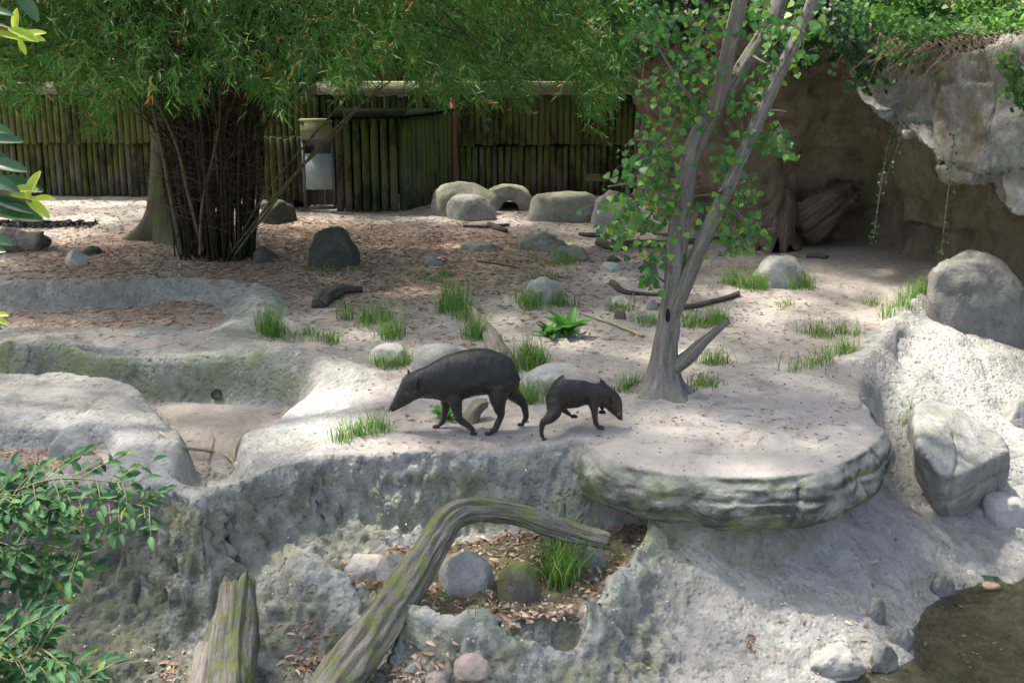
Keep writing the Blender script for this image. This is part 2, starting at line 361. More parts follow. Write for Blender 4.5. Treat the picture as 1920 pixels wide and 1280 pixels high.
low_xy = np.array([P(a, b, c)[:2] for a, b, c in LOW_PX] + [[0, 6.5], [-4, 6], [4, 6.3], [0, 3], [-8, 5], [8, 5], [0, -5], [9, 9], [-9, 8]])
low_z = np.array([c for *_, c in LOW_PX] + [-1.35, -1.2, -1.6, -1.3, -1.2, -1.4, -1.3, -1.3, -1.2])
_A = np.linalg.norm(low_xy[:, None] - low_xy[None], axis=2); _k = len(low_xy)
_S = np.block([[_A + .0 * np.eye(_k), np.ones((_k, 1))], [np.ones((1, _k)), np.zeros((1, 1))]]); _w = np.linalg.solve(_S, np.append(low_z, 0))
def z_low(X, Y):
    s = np.full(X.shape, _w[-1])
    for k in range(_k): s += _w[k] * np.hypot(X - low_xy[k, 0], Y - low_xy[k, 1])
    far = sstep(8, 16, np.hypot(X, Y - 9))
    return np.clip(s, -1.75, 0.0) * (1 - far) - 1.25 * far
BAS_A = smooth_poly(pw([(-350, 585), (0, 583), (180, 579), (310, 572), (390, 578), (425, 600), (390, 640), (300, 652), (100, 655), (-350, 660)], -.33))
BAS_B = smooth_poly(pw([(-400, 748), (0, 748), (230, 757), (420, 757), (520, 768), (548, 790), (505, 830), (450, 880), (395, 893), (350, 880), (318, 835), (270, 790), (180, 772), (0, 768), (-400, 766)], -.50))
PLANT = smooth_poly(pw([(615, 1050), (700, 1022), (850, 1000), (1000, 985), (1205, 972), (1215, 1000), (1140, 1075), (1085, 1130), (980, 1145), (880, 1147), (780, 1140), (700, 1095)], -.62))
PRIM = pw([(560, 1050), (640, 1075), (700, 1110), (770, 1152), (880, 1160), (1000, 1156), (1100, 1138), (1160, 1080), (1220, 1008), (1240, 970)], -.54)
CHAN = pw([(405, 872), (402, 915), (403, 950), (400, 985)], -.5)
RIM_A = pw([(-350, 540), (0, 538), (200, 533), (340, 529), (430, 533), (495, 552), (500, 580), (450, 608), (425, 640), (480, 655), (560, 668), (640, 690), (690, 705)])
RIDGE = pw([(-350, 650), (0, 668), (60, 652), (130, 668), (220, 690), (330, 690), (440, 668), (520, 672), (600, 690)], -.03)
LOBE = pw([(-350, 790), (0, 790), (140, 800), (230, 840), (300, 900)], -.05)
NICHE = smooth_poly(pw([(-300, 845), (0, 838), (90, 840), (185, 838), (205, 870), (170, 895), (0, 900), (-300, 900)], -.12))
HRIM = pw([(1555, 705), (1610, 680), (1660, 648), (1695, 600), (1735, 560), (1790, 525)])
sl_px = [(1066, 838), (1080, 872), (1135, 905), (1215, 932), (1290, 938), (1370, 950), (1460, 952), (1540, 942), (1600, 918), (1655, 888), (1674, 848), (1660, 800), (1630, 752), (1565, 706), (1440, 690), (1310, 722), (1200, 740), (1110, 790)]
SLAB = smooth_poly(np.array([P(a, b, -.16 if b > 800 else .0)[:2] for a, b in sl_px]), 2)
bowl = P(215, 668, -.06)
def height(X, Y):
    """returns z and material masks"""
    d = seg_dist(X, Y, PLATEAU, True)
    wv = .34 + .12 * fbm(np.stack([X * 1.3, Y * 1.3, 0 * X], -1), 2)
    pl = .035 * fbm(np.stack([X * .5, Y * .5, 0 * X + 3], -1), 3) * sstep(0, 1.5, -d)
    pl = pl + .16 * sstep(20, 25, Y) * 0
    gx = 0 * X
    pl = pl + .02 * np.exp(-((X - P(1430, 700, 0)[0]) / .8) ** 2 - ((Y - P(1430, 700, 0)[1]) / .45) ** 2)   # rise at the slab's back
    dS = seg_dist(X, Y, SLAB, True); pl = pl * (1 - sstep(.2, -.2, dS)) + .118 * sstep(.6, -.25, dS)
    dA = seg_dist(X, Y, BAS_A, True); dB = seg_dist(X, Y, BAS_B, True); dRA = seg_dist(X, Y, RIM_A, False); dRg = seg_dist(X, Y, RIDGE, False)
    dL = seg_dist(X, Y, LOBE, False); dN = seg_dist(X, Y, NICHE, True)
    left = sstep(.0, .5, P(720, 760, 0)[0] - X)
    pl = pl + .085 * np.exp(-(dRA / .24) ** 4) - .02 + .05 * np.exp(-(dRg / .3) ** 2) + .06 * np.exp(-(dL / .45) ** 2)
    hump = P(70, 660, 0); pl = pl + .13 * np.exp(-((X - hump[0]) / .55) ** 2 - ((Y - hump[1]) / .4) ** 2)
    pl = pl - .12 * sstep(1., .75, np.hypot((X - bowl[0]) / .42, (Y - bowl[1]) / .2))
    wA = .12 + .45 * sstep(P(300, 600, 0)[0], P(420, 600, 0)[0], X)
    zA = -.33 + .015 * fbm(np.stack([X * 2, Y * 2, 0 * X], -1), 3) + .10 * sstep(P(150, 600, -.3)[0], P(420, 600, -.3)[0], X)
    z = np.where(dA < wA, zA + (pl - zA) * sstep(-.02, 1, dA / wA), pl)
    wB = .17 + .22 * sstep(P(350, 800, 0)[0], P(600, 800, 0)[0], X)
    zB = -.50 + .02 * fbm(np.stack([X * 3, Y * 3, 0 * X + 7], -1), 4)
    z = np.where(dB < wB, zB + (z - zB) * sstep(-.02, 1, dB / wB), z)
    z = np.where(dN < .12, -.13 + (z + .13) * sstep(-.02, .12, dN), z)
    # right-hand rim
    dH = seg_dist(X, Y, HRIM, False); z = z + .09 * np.exp(-(dH / .2) ** 2)
    # fall to the moat
    zl = z_low(X, Y)
    s = sstep(0, 1, (d + .08) / wv)
    zt = z * (1 - s) + zl * s
    # outlet channel
    dC = seg_dist(X, Y, CHAN, False)
    zt = np.where((dC < .32), np.minimum(zt, -.50 + (np.maximum(zt, -.50) + .50) * sstep(.10, .32, dC)), zt)
    # planter and its rim
    dP = seg_dist(X, Y, PLANT, True); dPr = seg_dist(X, Y, PRIM, False)
    zt = zt + .15 * np.exp(-(dPr / .12) ** 2) * s * s
    zt = np.where(dP < .1, -.66 + .02 * fbm(np.stack([X * 4, Y * 4, 0 * X], -1), 3) + (zt + .66) * sstep(0, .1, dP), zt)
    nois = fbm(np.stack([X * .9, Y * .9, 0 * X + 1], -1), 3)
    left_rock = np.maximum.reduce([sstep(.38, .2, dRA), sstep(.5, .3, dA) , sstep(.5, .35, dRg), sstep(.7, .5, dB), sstep(.9, .7, dL)])
    wedge = P(690, 760, 0)   # rim by the big pig's nose, its sunlit patch painted paler below
    left_rock = np.maximum(left_rock, sstep(.75, .55, seg_dist(X, Y, pw([(560, 730), (640, 745), (560, 810), (500, 870)]), False)))
    rock = np.maximum(left_rock * left, sstep(-.10, .03, d + .10 * nois))
    rock = np.maximum(rock, sstep(.32, .2, dH))
    inpool = sstep(.3, .12, np.minimum(dA, dB)) * left
    soilfloor = np.maximum(sstep(.03, -.03, dA), sstep(.05, -.05, dB)); rock = rock * (1 - .7 * soilfloor) * (1 - sstep(.3, -.1, dS) * sstep(.10, .0, d))
    rock = rock * (1 - sstep(.02, -.04, dP)) * (1 - sstep(.02, -.04, dN))
    return zt, dict(d=d, rock=rock, left=left * left_rock, dA=dA, dB=dB, dRg=dRg, dP=dP, dPr=dPr, dC=dC, dL=dL, dN=dN, dH=dH, left_side=left)

def axis(segments):
    out = []
    for a, b, h0, h1 in segments:
        x = a; 
        while x < b - 1e-6:
            t = (x - a) / (b - a); out.append(x); x += h0 * (h1 / h0) ** t
    out.append(segments[-1][1]); return np.array(out)
XS = axis([(-150, -12, 18, .4), (-12, -5.2, .3, .03), (-5.2, 5.6, .027, .027), (5.6, 12, .03, .3), (12, 150, .4, 18)])
YS = axis([(-150, 3, 20, .25), (3, 7.6, .2, .03), (7.6, 11.2, .025, .025), (11.2, 27, .027, .16), (27, 200, .2, 22)])
GX, GY = np.meshgrid(XS, YS)
GZ, K = height(GX, GY)
q2 = np.stack([GX, GY, GZ], -1)
zone = sstep(4, 7, GY) * sstep(30, 26, GY)
bank = sstep(-.12, .06, K['d']) * sstep(13.5, 12, GY) * sstep(P(1330, 1000, -.5)[0], P(1180, 1000, -.5)[0], GX)       # pitted lump face, left and middle
rough = K['rock'] * (.009 + .040 * bank)
coarse = fbm(q2 * 2.2, 4, .55) * .075 * K['rock'] * (.45 + .55 * sstep(-.05, .2, K['d']))
pits = -np.clip(ridged(q2 * np.array([7, 7, 9.]), 3, 3.) - .9, 0, 2) * .0
lump = np.abs(fbm(q2 * np.array([5.5, 5.5, 7.]), 4, .6, 5.)) * .17 * bank * sstep(-.75, -.1, fbm(q2 * .8, 2, .5, 9)) + np.clip(ridged(q2 * np.array([4., 4., 5.]), 2, 31.) - .75, 0, 1) * .06 * bank
fine = fbm(q2 * 17, 3, .6) * rough
soil_b = (1 - K['rock']) * (fbm(q2 * 3.5, 4, .55) * .018 + fbm(q2 * 14, 2, .6) * .006)
crk = np.exp(-(perlin(q2 * np.array([.9, .9, 1.4]) + 17.3) / .022) ** 2) * sstep(-.1, .15, perlin(q2 * .6 + 5.1)) * .03 * K['rock']
lump = lump * sstep(.15, .4, K['dC']) * (.25 + .75 * sstep(.08, .22, K['dPr']))
dz = (coarse - lump - crk + fine + soil_b) * zone
gy_, gx_ = np.gradient(GZ, YS, XS)
nn = np.stack([-gx_, -gy_, np.ones_like(GZ)], -1); nn /= np.linalg.norm(nn, axis=-1)[..., None]
TV = q2 + nn * dz[..., None]
TZ = GZ + dz * nn[..., 2]
def gz(x, y):
    x = np.asarray(x, float); y = np.asarray(y, float)
    i = np.clip(np.searchsorted(XS, x) - 1, 0, len(XS) - 2); j = np.clip(np.searchsorted(YS, y) - 1, 0, len(YS) - 2)
    a = (x - XS[i]) / (XS[i + 1] - XS[i]); b = (y - YS[j]) / (YS[j + 1] - YS[j])
    return TZ[j, i] * (1 - a) * (1 - b) + TZ[j, i + 1] * a * (1 - b) + TZ[j + 1, i] * (1 - a) * b + TZ[j + 1, i + 1] * a * b
def G(px, py):
    """where the photograph's line of sight meets the ground"""
    d = ray(px, py); t = np.arange(4, 60, .01); x = d[0] * t; y = d[1] * t; z = HC + d[2] * t
    h = np.nonzero(z < gz(x, y))[0]; k = h[0] if len(h) else -1
    return np.array([x[k], y[k], float(gz(x[k], y[k]))])
# masks -> vertex attributes (dirt, moss, pale rock; pale also carries painted sunlight)
n_l = fbm(q2 * .7, 3, .5, 21.)
bam = P(400, 480, 0)
lit = sstep(1.0, .25, np.hypot((GX - bam[0] - 1.2) / 6.2, (GY - bam[1]) / 4.6)) * .8 + .20
lit = lit * sstep(12.5, 15.5, GY + .6 * n_l - .25 * np.clip(GX, 0, 9)) * sstep(5.0, 2.0, GX + n_l)
lit = np.maximum(lit, sstep(0, -.1, K['dA']) * sstep(.5, -.1, K['dA'] + .45 - .0 * GX) * .6)
lit = np.maximum(lit, sstep(0, -.05, K['dP']) * 1.0); lit = np.maximum(lit, sstep(0, -.05, K['dN']) * 1.0)
lit = np.maximum(lit, .33 * sstep(.02, -.1, K['dB']))
moss = .30 * K['left_side'] * sstep(.45, .1, np.minimum(K['dA'], K['dRg'])) * K['rock'] + .40 * bank
us_ = P(1400, 1010, -.55); moss = moss + .42 * np.exp(-((GX - us_[0]) / 1.1) ** 2 - ((GY - us_[1]) / .35) ** 2)
moss = moss + .25 * sstep(.3, .1, K['dB']) * K['rock']
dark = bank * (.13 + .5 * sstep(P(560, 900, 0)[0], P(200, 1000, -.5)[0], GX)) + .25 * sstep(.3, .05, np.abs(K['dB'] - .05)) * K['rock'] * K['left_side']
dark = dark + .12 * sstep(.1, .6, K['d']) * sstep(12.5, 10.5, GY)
wedge = P(620, 765, 0)
pale = .8 * sstep(1.2, .3, np.hypot((GX - wedge[0]) / .9, (GY - wedge[1]) / 1.1)) * K['rock'] * sstep(.05, -.1, K['d'])  # sunlit patch on the rim painted in as paler rock
sl = P(1830, 720, -.4); pale = np.maximum(pale, .75 * sstep(1.2, .2, np.hypot((GX - sl[0]) / 1.5, (GY - sl[1]) / 2.2)) * sstep(-.1, .2, K['d']))  # sunlit right-hand slope painted in as paler ground
pale = np.maximum(pale, .5 * sstep(.4, .1, K['dL']) * K['left_side'] * sstep(.05, -.1, K['d']))
pale = np.maximum(pale, .65 * sstep(.16, .05, K['dPr']))
pale = np.maximum(pale, .6 * sstep(.2, .1, K['dC']))
wet = .6 * sstep(-1.24, -1.38, TZ) * sstep(2, 4, GX) + .75 * sstep(0, -.06, K['dP'])
m1 = np.stack([K['rock'], moss, lit], -1).reshape(-1, 3); m2 = np.stack([np.clip(dark, 0, 1), pale, wet], -1).reshape(-1, 3)
ny, nx = GX.shape
jj, ii = np.meshgrid(np.arange(ny - 1), np.arange(nx - 1), indexing='ij')
FQ = np.stack([jj * nx + ii, jj * nx + ii + 1, (jj + 1) * nx + ii + 1, (jj + 1) * nx + ii], -1).reshape(-1, 4)
mid = lambda A: A[:-1, :-1].ravel()
is_left = (mid(K['left']) > .5) & (mid(K['d']) < .0) & (mid(GX) > -14)
is_bank = (mid(K['d']) >= .0) & (mid(TZ) > -9) & (mid(GY) > 7.0)
def sub(name, sel, **kw):
    F = FQ[sel]; u, inv = np.unique(F, return_inverse=True)
    return build(name, TV.reshape(-1, 3)[u], inv.reshape(-1, 4), M['terrain'], attrs={'m1': m1[u], 'm2': m2[u]}, origin=(0, 0, 0), **kw)
sub('ground', ~(is_left | is_bank), kind='structure', label='pale sandy soil strewn with dry bamboo leaves across the enclosure', cat='ground')
sub('dry_pool', is_left, label='empty concrete pool basins with rounded grey mossy rims at left', cat='pool')
sub('rock_bank', is_bank, kind='structure', label='pitted grey rock bank falling from the yard to the moat', cat='rock bank')

# ------------------------------------------------------------------ water of the moat
s = N('pool_water'); s.b.inputs['Base Color'].default_value = (.55, .55, .42, 1); s.b.inputs['Roughness'].default_value = .03
s.b.inputs['Transmission Weight'].default_value = 1.; s.b.inputs['IOR'].default_value = 1.33
bn = s.n('Bump'); bn.inputs['Strength'].default_value = .10; bn.inputs['Distance'].default_value = .02
s.set(bn.inputs['Height'], s.noise(s.pos(), 5, 3)); s.t.links.new(bn.outputs[0], s.b.inputs['Normal'])
wx = np.linspace(2.2, 9, 30); wy = np.linspace(3, 11.6, 30); WX, WY = np.meshgrid(wx, wy)
k, j = np.meshgrid(np.arange(29), np.arange(29), indexing='ij'); k = k.ravel(); j = j.ravel()
build('water', np.stack([WX, WY, 0 * WX - 1.3], -1).reshape(-1, 3), np.stack([k*30+j, k*30+j+1, (k+1)*30+j+1, (k+1)*30+j], 1), s.m, kind='structure', label='shallow brown pool water in the moat at lower right', cat='water')

# ------------------------------------------------------------------ rocks
def ico(sub=4):
    bm = bmesh.new(); bmesh.ops.create_icosphere(bm, subdivisions=sub, radius=1)
    V = np.array([v.co for v in bm.verts]); F = np.array([[v.index for v in f.verts] for f in bm.faces]); bm.free(); return V, F
ICO = {k: ico(k) for k in (1, 2, 3, 4, 5)}
def boulder(px, row, wpx, hpx, mat, label, seed, depth=.8, sub=4, amp=.16, cuts=4, power=.8, rot=0., sink=.25, name='boulder', cat='boulder', base=None, group=None, lean=(0, 0)):
    b = np.array(base) if base is not None else G(px, row); pm = ppm(b)
    W, Hh = wpx / pm, hpx / (pm * .96)
    V, F = ICO[sub]; V = V.copy(); g = np.random.default_rng(seed)
    for _ in range(cuts):                                   # flat facets
        n = rdir(1, g)[0]; n[2] = abs(n[2]) * .8; n /= np.linalg.norm(n); o = g.uniform(.62, .86)
        e = V @ n - o; V = V - np.where(e > 0, e, 0)[:, None] * n * .85
    V = V * (1 + amp * fbm(V * 1.3, 3, .5, seed * 3.7)[:, None]) + .05 * amp / .16 * rdir(1, g)
    V = V * (1 + (.10 if amp < .2 else .2) * fbm(V * (3.0 if amp < .2 else 4.2), 4, .6, seed)[:, None] - .05 * np.clip(ridged(V * 2.2, 1, seed * 1.3) - .8, 0, 1)[:, None] * 4)
    V[:, 2] = np.sign(V[:, 2]) * np.abs(V[:, 2]) ** power
    V[:, 2] = np.where(V[:, 2] < 0, V[:, 2] * sink / .6, V[:, 2])
    ext = np.abs(V).max(0); V = V / np.array([ext[0], ext[1], V[:, 2].max()])
    V[:, 0] += lean[0] * V[:, 2]; V[:, 1] += lean[1] * V[:, 2]
    V = V * np.array([W / 2, W / 2 * depth, Hh]); c, s_ = math.cos(rot), math.sin(rot)
    V = np.c_[V[:, 0] * c - V[:, 1] * s_, V[:, 0] * s_ + V[:, 1] * c, V[:, 2]]
    b = b + np.array([0, W / 2 * depth * .75, 0])
    b[2] = float(gz(b[0], b[1])) if base is None else b[2]
    return build(name, V + b, F, M[mat], label=label, cat=cat, origin=b, group=group)
def voxel(V, F, size, smooth_it=4):
    me = mesh_np('tmp', V, F); o = bpy.data.objects.new('tmp', me); COL.objects.link(o)
    md = o.modifiers.new('r', 'REMESH'); md.mode = 'VOXEL'; md.voxel_size = size
    if smooth_it:
        sm = o.modifiers.new('s', 'SMOOTH'); sm.iterations = smooth_it; sm.factor = .5
    dg = bpy.context.evaluated_depsgraph_get(); m2_ = bpy.data.meshes.new_from_object(o.evaluated_get(dg))
    v = np.empty(len(m2_.vertices) * 3); m2_.vertices.foreach_get('co', v); nr = np.empty(len(m2_.vertices) * 3); m2_.vertices.foreach_get('normal', nr)
    f = np.array([list(p.vertices) for p in m2_.polygons if len(p.vertices) == 4]); 
    bpy.data.objects.remove(o); bpy.data.meshes.remove(me); bpy.data.meshes.remove(m2_)
    return v.reshape(-1, 3), f, nr.reshape(-1, 3)
def prism(front, back):
    n = len(front); V = np.vstack([front, back]); F = [list(range(n))[::-1], list(range(n, 2 * n))]
    for i in range(n): F.append([i, (i + 1) % n, n + (i + 1) % n, n + i])
    return V, F

def facets(V, n, seed, scale=(1, 1, 1), off=.12, tilt=.2, crack=.06, cw=.05):
    g = np.random.default_rng(seed); lo, hi = V.min(0), V.max(0); c = g.uniform(lo, hi, (n, 3)); sc3 = np.array(scale, float)
    q = V + .12 * np.stack([perlin(V * 1.7 + k * 9.1) for k in range(3)], -1)
    d = np.linalg.norm((q[:, None] - c[None]) * sc3, axis=2); o = np.argsort(d, axis=1)[:, :2]; r_ = np.arange(len(V))
    e = g.uniform(-1, 1, n)[o[:, 0]] * off + tilt * np.einsum('ij,ij->i', V - c[o[:, 0]], g.normal(size=(n, 3))[o[:, 0]] * .5)
    gap = d[r_, o[:, 1]] - d[r_, o[:, 0]]
    return e - crack * np.exp(-(gap / cw) ** 2)
# overhanging slab
o2 = smooth_poly(np.array([P(a, b, -.16 if b > 800 else .0)[:2] for a, b in sl_px]), 5)
cc = o2.mean(0); o2 = o2 + (o2 - cc) * (.09 * perlin(np.c_[o2 * 1.3, np.full(len(o2), 2.)]))[:, None]
tn = np.roll(o2, -1, 0) - np.roll(o2, 1, 0); tn /= np.linalg.norm(tn, axis=1)[:, None]; nrm_o = np.c_[tn[:, 1], -tn[:, 0]]
if ((o2 - cc) * nrm_o).sum() < 0: nrm_o = -nrm_o
rr_ = np.linalg.norm(o2 - cc, axis=1)[:, None]
rings = [np.c_[cc + (o2 - cc) * (1 - i_ / rr_), np.full(len(o2), z_)] for i_, z_ in ((.55, .10), (.30, .096), (.12, .05), (.035, -.05), (.0, -.15), (.0, -.27), (.05, -.38), (.3, -.48))]
n = len(o2); V = np.vstack(rings); F = [list(range(n))[::-1], [7 * n + i for i in range(n)]]
for k in range(7):
    for i in range(n): F.append([k * n + i, k * n + (i + 1) % n, (k + 1) * n + (i + 1) % n, (k + 1) * n + i])
V, F, nr = voxel(V, F, .024, 6)
side_ = 1 - np.abs(nr[:, 2])
e = fbm(V * 1.5, 4, .5, 2.) * .07 + fbm(V * 9, 3, .6) * .010 + fbm(V * np.array([1.6, 1.6, 9.]), 4, .6, 4.) * .028 * side_ + fbm(V * 3.5, 3, .5, 14.) * .05 * side_ - .025 * np.clip(ridged(V * np.array([.8, .8, 5]), 1, 8.) - .82, 0, 1) * 5 * side_
e = e * (1 - .85 * sstep(.7, .95, nr[:, 2]))
e = e + facets(V, 9, 21, (1, 1, .6), .012, .03, .035, .014) * sstep(.15, .5, side_)
V = V + nr * e[:, None]; V[:, 2] += .0 * sstep(.0, .05, V[:, 2]) * np.exp(-((V[:, 1] - cc[1] - .5) / .7) ** 2)
build('rock_slab', V, F, M['slab2'], label='huge rounded grey slab jutting out over the moat under the small pig', cat='rock slab')
from mathutils.bvhtree import BVHTree
bv = BVHTree.FromPolygons([tuple(v) for v in V], [tuple(int(i) for i in f) for f in F]); SLABTOP = []
for _ in range(900):
    x_, y_ = rng.uniform(o2[:, 0].min(), o2[:, 0].max()), rng.uniform(o2[:, 1].min(), o2[:, 1].max()); h_ = bv.ray_cast(Vector((x_, y_, 2)), Vector((0, 0, -1)))
    if h_[0] is not None and h_[1].z > .8 and h_[0].z > float(gz(x_, y_)): SLABTOP.append([*h_[0]])
SLABTOP = np.array(SLABTOP)
# angular block right of the slab
bl = [(1705, 770, -.35), (1722, 850, -.55), (1770, 955, -1.0), (1800, 962, -1.02), (1880, 915, -.95), (1900, 880, -.85), (1880, 830, -.62), (1800, 770, -.45), (1740, 752, -.35)]
top = [(1712, 760, -.12), (1722, 835, -.2), (1765, 888, -.38), (1800, 890, -.42), (1880, 850, -.48), (1892, 842, -.45), (1870, 810, -.35), (1800, 765, -.18), (1740, 745, -.1)]
V, F = prism(np.array([P(a, b, c) for a, b, c in top]), np.array([P(a, b, c) + [0, .06, -.35] for a, b, c in bl]))
V, F, nr = voxel(V, F, .022, 7); V = V + nr * (fbm(V * 1.8, 4, .5, 8.) * .05 + fbm(V * 8, 4, .6) * .014 + facets(V, 5, 3, (1, 1, 1), .015, .04, .03, .015))[:, None]
build('rock_block', V, F, M['rock'], label='angular grey block with a flat sloping top right of the slab', cat='boulder')

# ------------------------------------------------------------------ cave wall and cliff
wb = [P(1212, 378, 0), P(1250, 396, 0), P(1325, 424, 0), P(1430, 448, 0), P(1520, 448, 0), P(1620, 455, 0), P(1700, 478, 0), P(1770, 500, 0) + [.1, .4, 0], np.array([7.0, 17.9, 0]), np.array([8.6, 16.6, 0]), np.array([10., 14.5, -.3]), np.array([11, 12, -.8]), np.array([12, 8, -1.2]), np.array([14, 3, -1.3])]
wb = np.vstack([[np.array([3.2, 40., 0]), np.array([3.15, 30., 0])], wb]); nu, nv = 300, 110
bc = spline(wb, nu); tan = np.gradient(bc, axis=0); tan /= np.linalg.norm(tan, axis=1)[:, None]; nrm2 = np.stack([tan[:, 1], -tan[:, 0], 0 * tan[:, 0]], 1)
nrm2 *= np.where((nrm2 @ np.array([-.5, -1, 0])) > 0, 1, -1)[:, None]
vv = np.linspace(0, 1, nv); zc = np.where(vv < .62, -.6 + vv / .62 * 3.9, 3.3 + (vv - .62) / .38 * 3.6)
out = np.where(vv < .62, .25 * np.exp(-(vv / .08) ** 2) + 1.3 * (vv / .62) ** 4, 1.3 - (vv - .62) / .38 * 9.)
CV = bc[None] * np.array([1, 1, 0]) + nrm2[None] * out[:, None, None] + np.stack([0 * zc, 0 * zc, zc], -1)[:, None]
CV = CV + nrm2[None] * (fbm(CV * .55, 4, .5, 1.) * .55 + fbm(CV * np.array([1, 1, 2.4]), 4, .55, 6.) * .22 + ridged(CV * 2.2, 2, 3.) * .04)[..., None]
CV = CV + nrm2[None] * facets(CV.reshape(-1, 3), 110, 9, (.7, .7, 1.5), .07, .12, .06, .04).reshape(nv, nu)[..., None]
CV[..., 2] += (fbm(CV * .6, 3, .5, 13.) * .35) * sstep(.55, .7, vv)[:, None]
k, j = np.meshgrid(np.arange(nv - 1), np.arange(nu - 1), indexing='ij'); k = k.ravel(); j = j.ravel()
build('cliff', CV.reshape(-1, 3), np.stack([k*nu+j, k*nu+j+1, (k+1)*nu+j+1, (k+1)*nu+j], 1), M['cave'], kind='structure', label='shaded brown rock wall of the cave under the hill', cat='cliff', origin=(0, 0, 0))
fr = [(1578, 62, 18.2), (1590, 115, 18.0), (1602, 185, 17.5), (1640, 222, 17.0), (1700, 255, 16.6), (1752, 298, 16.3), (1775, 345, 16.1), (1868, 342, 15.7), (1872, 388, 15.6), (1890, 404, 15.5), (1930, 410, 15.3), (2100, 425, 14.4), (2350, 420, 12.6),
      (2350, 30, 13.0), (2100, 40, 14.8), (1920, 75, 15.9), (1800, 98, 16.6), (1720, 100, 17.2), (1650, 72, 17.8)]
fp = np.array([D(a, b, c) for a, b, c in fr]); 
V, F = prism(fp, fp + np.array([1.6, 3.6, .25]))
V, F, nr = voxel(V, F, .055, 5)
e = fbm(V * .7, 3, .5, 5.) * .14 + fbm(V * 2.6, 5, .6, 7.) * .10 + facets(V, 60, 5, (.8, .8, 1.5), .05, .12, .10, .03) + fbm(V * 9, 2, .6) * .03
V = V + nr * e[:, None]
build('overhang_rock', V, F, M['cliff'], kind='structure', label='grey cracked rock overhang above the cave at upper right', cat='cliff', origin=(0, 0, 0))

B = boulder
B(622, 503, 104, 70, 'dark_rock', 'dark mossy dome-shaped boulder standing in leaf litter right of the bamboo', 11, .8, power=.75, amp=.12)
B(515, 420, 78, 40, 'dark_rock', 'dark domed boulder in front of the grey gate', 12, .8, power=.8)
B(497, 492, 54, 26, 'dark_rock', 'small low dark stone at the foot of the bamboo', 13)
B(868, 405, 128, 58, 'mossy_rock', 'arched mossy boulder against the log fence, behind a paler one', 14, .5, power=.5, amp=.1)
B(880, 415, 102, 46, 'rock', 'rounded grey boulder leaning on the arched mossy one', 15, .6, power=.7)
B(1060, 416, 160, 50, 'mossy_rock', 'long low mossy mound of rock along the foot of the log fence', 17, .5, power=.45, amp=.12)
B(1160, 425, 110, 62, 'rock', 'dusky earth-covered rock mound between fence and cave', 18, .8, power=.8)
B(902, 470, 84, 15, 'mossy_rock', 'low flat mossy stone in the litter of the middle yard', 19, .6)
B(1015, 471, 100, 30, 'mossy_rock', 'low jagged rock with grass in front of the log fence', 20, .7, amp=.25)
B(1066, 487, 78, 24, 'mossy_rock', 'low rounded stone in grass, nearer than the jagged rock', 21, .7)
B(1022, 572, 92, 48, 'rock', 'grey wedge-shaped boulder in grass in the middle yard', 22, .8, amp=.2)
B(1472, 540, 112, 52, 'rock', 'grey boulder in grass before the cave', 23, .8, amp=.14)
B(142, 498, 48, 28, 'pale_rock', 'pale rounded stone left of the bamboo', 24, .7)
B(172, 477, 36, 14, 'dark_rock', 'small dark stone behind the pale one left of the bamboo', 25)
B(733, 683, 92, 34, 'pale_rock', 'pale sandy rock in grass behind the big pig\'s head', 26, .7, power=.6)
B(1163, 599, 26, 18, 'brown_rock', 'small brown stone near the broad-leaved plant', 27)
B(1160, 576, 42, 17, 'pale_rock', 'pale low stone in grass behind the brown stone', 28)
B(1145, 509, 50, 15, 'pale_rock', 'flat pale stone left of the tree in the middle distance', 29)
B(1150, 493, 28, 12, 'dark_rock', 'small dark stone just behind the flat pale one', 30)
B(811, 498, 36, 18, 'rock', 'small grey stone in the leaf litter right of the dome boulder', 31)
B(1218, 515, 34, 24, 'dark_rock', 'dark stone at the left of the slender tree', 32)
B(1225, 582, 26, 20, 'rock', 'small grey stone touching the tree trunk\'s left side', 33)
B(822, 700, 110, 46, 'rock', 'flat grey rock half hidden behind the big pig\'s neck', 34, .7, power=.5)
B(1045, 738, 128, 46, 'pale_rock', 'broad low pale rock behind the gap between the two pigs', 35, .6, power=.45)
B(872, 1118, 112, 74, 'rock', 'smooth rounded grey boulder in the planter right of the curved log', 136, .8, power=.62, amp=.08, cuts=1)
B(970, 1128, 86, 80, 'moss_dark', 'knobbly dark mossy boulder beside the grass clump in the planter', 137, .8, power=.6, amp=.19, cuts=1)
B(1112, 1072, 84, 46, 'mossy_rock', 'mossy stone under the far end of the curved log', 38, .8)
B(680, 1082, 90, 38, 'slab', 'flat grey slab of rock left of the curved log', 39, .8, power=.5)
B(733, 1094, 66, 50, 'rock', 'rounded stone tucked behind the curved log', 40, .8)
B(816, 1284, 42, 26, 'pink_rock', 'small pinkish stone at the bottom edge', 41, .8)
B(884, 1288, 74, 34, 'pink_rock', 'larger pinkish stone at the bottom edge', 42, .8)
B(650, 1290, 60, 40, 'pink_rock', 'pinkish stone at the foot of the curved log', 43, .8)
B(130, 860, 92, 46, 'rock', 'grey oblong rock in the planting pocket on the near pool rim', 44, .6, power=.6)
B(150, 888, 84, 26, 'pink_rock', 'brownish flat stone in front of the oblong rock on the pool rim', 45, .6, power=.5)
B(6, 898, 46, 32, 'mossy_rock', 'mossy stone at the left edge above the shrub', 46)
B(1850, 634, 200, 142, 'grey_dark', 'big rounded dark grey boulder below the overhang at right', 147, .95, 5, power=.5, amp=.14, cuts=3, lean=(-.22, .15))
B(1915, 800, 70, 44, 'rock', 'layered rock at the right edge on the pale slope', 48, .9)
B(1895, 985, 90, 40, 'slab', 'flat rough stone at the right edge above the pool', 49, .9, power=.5)
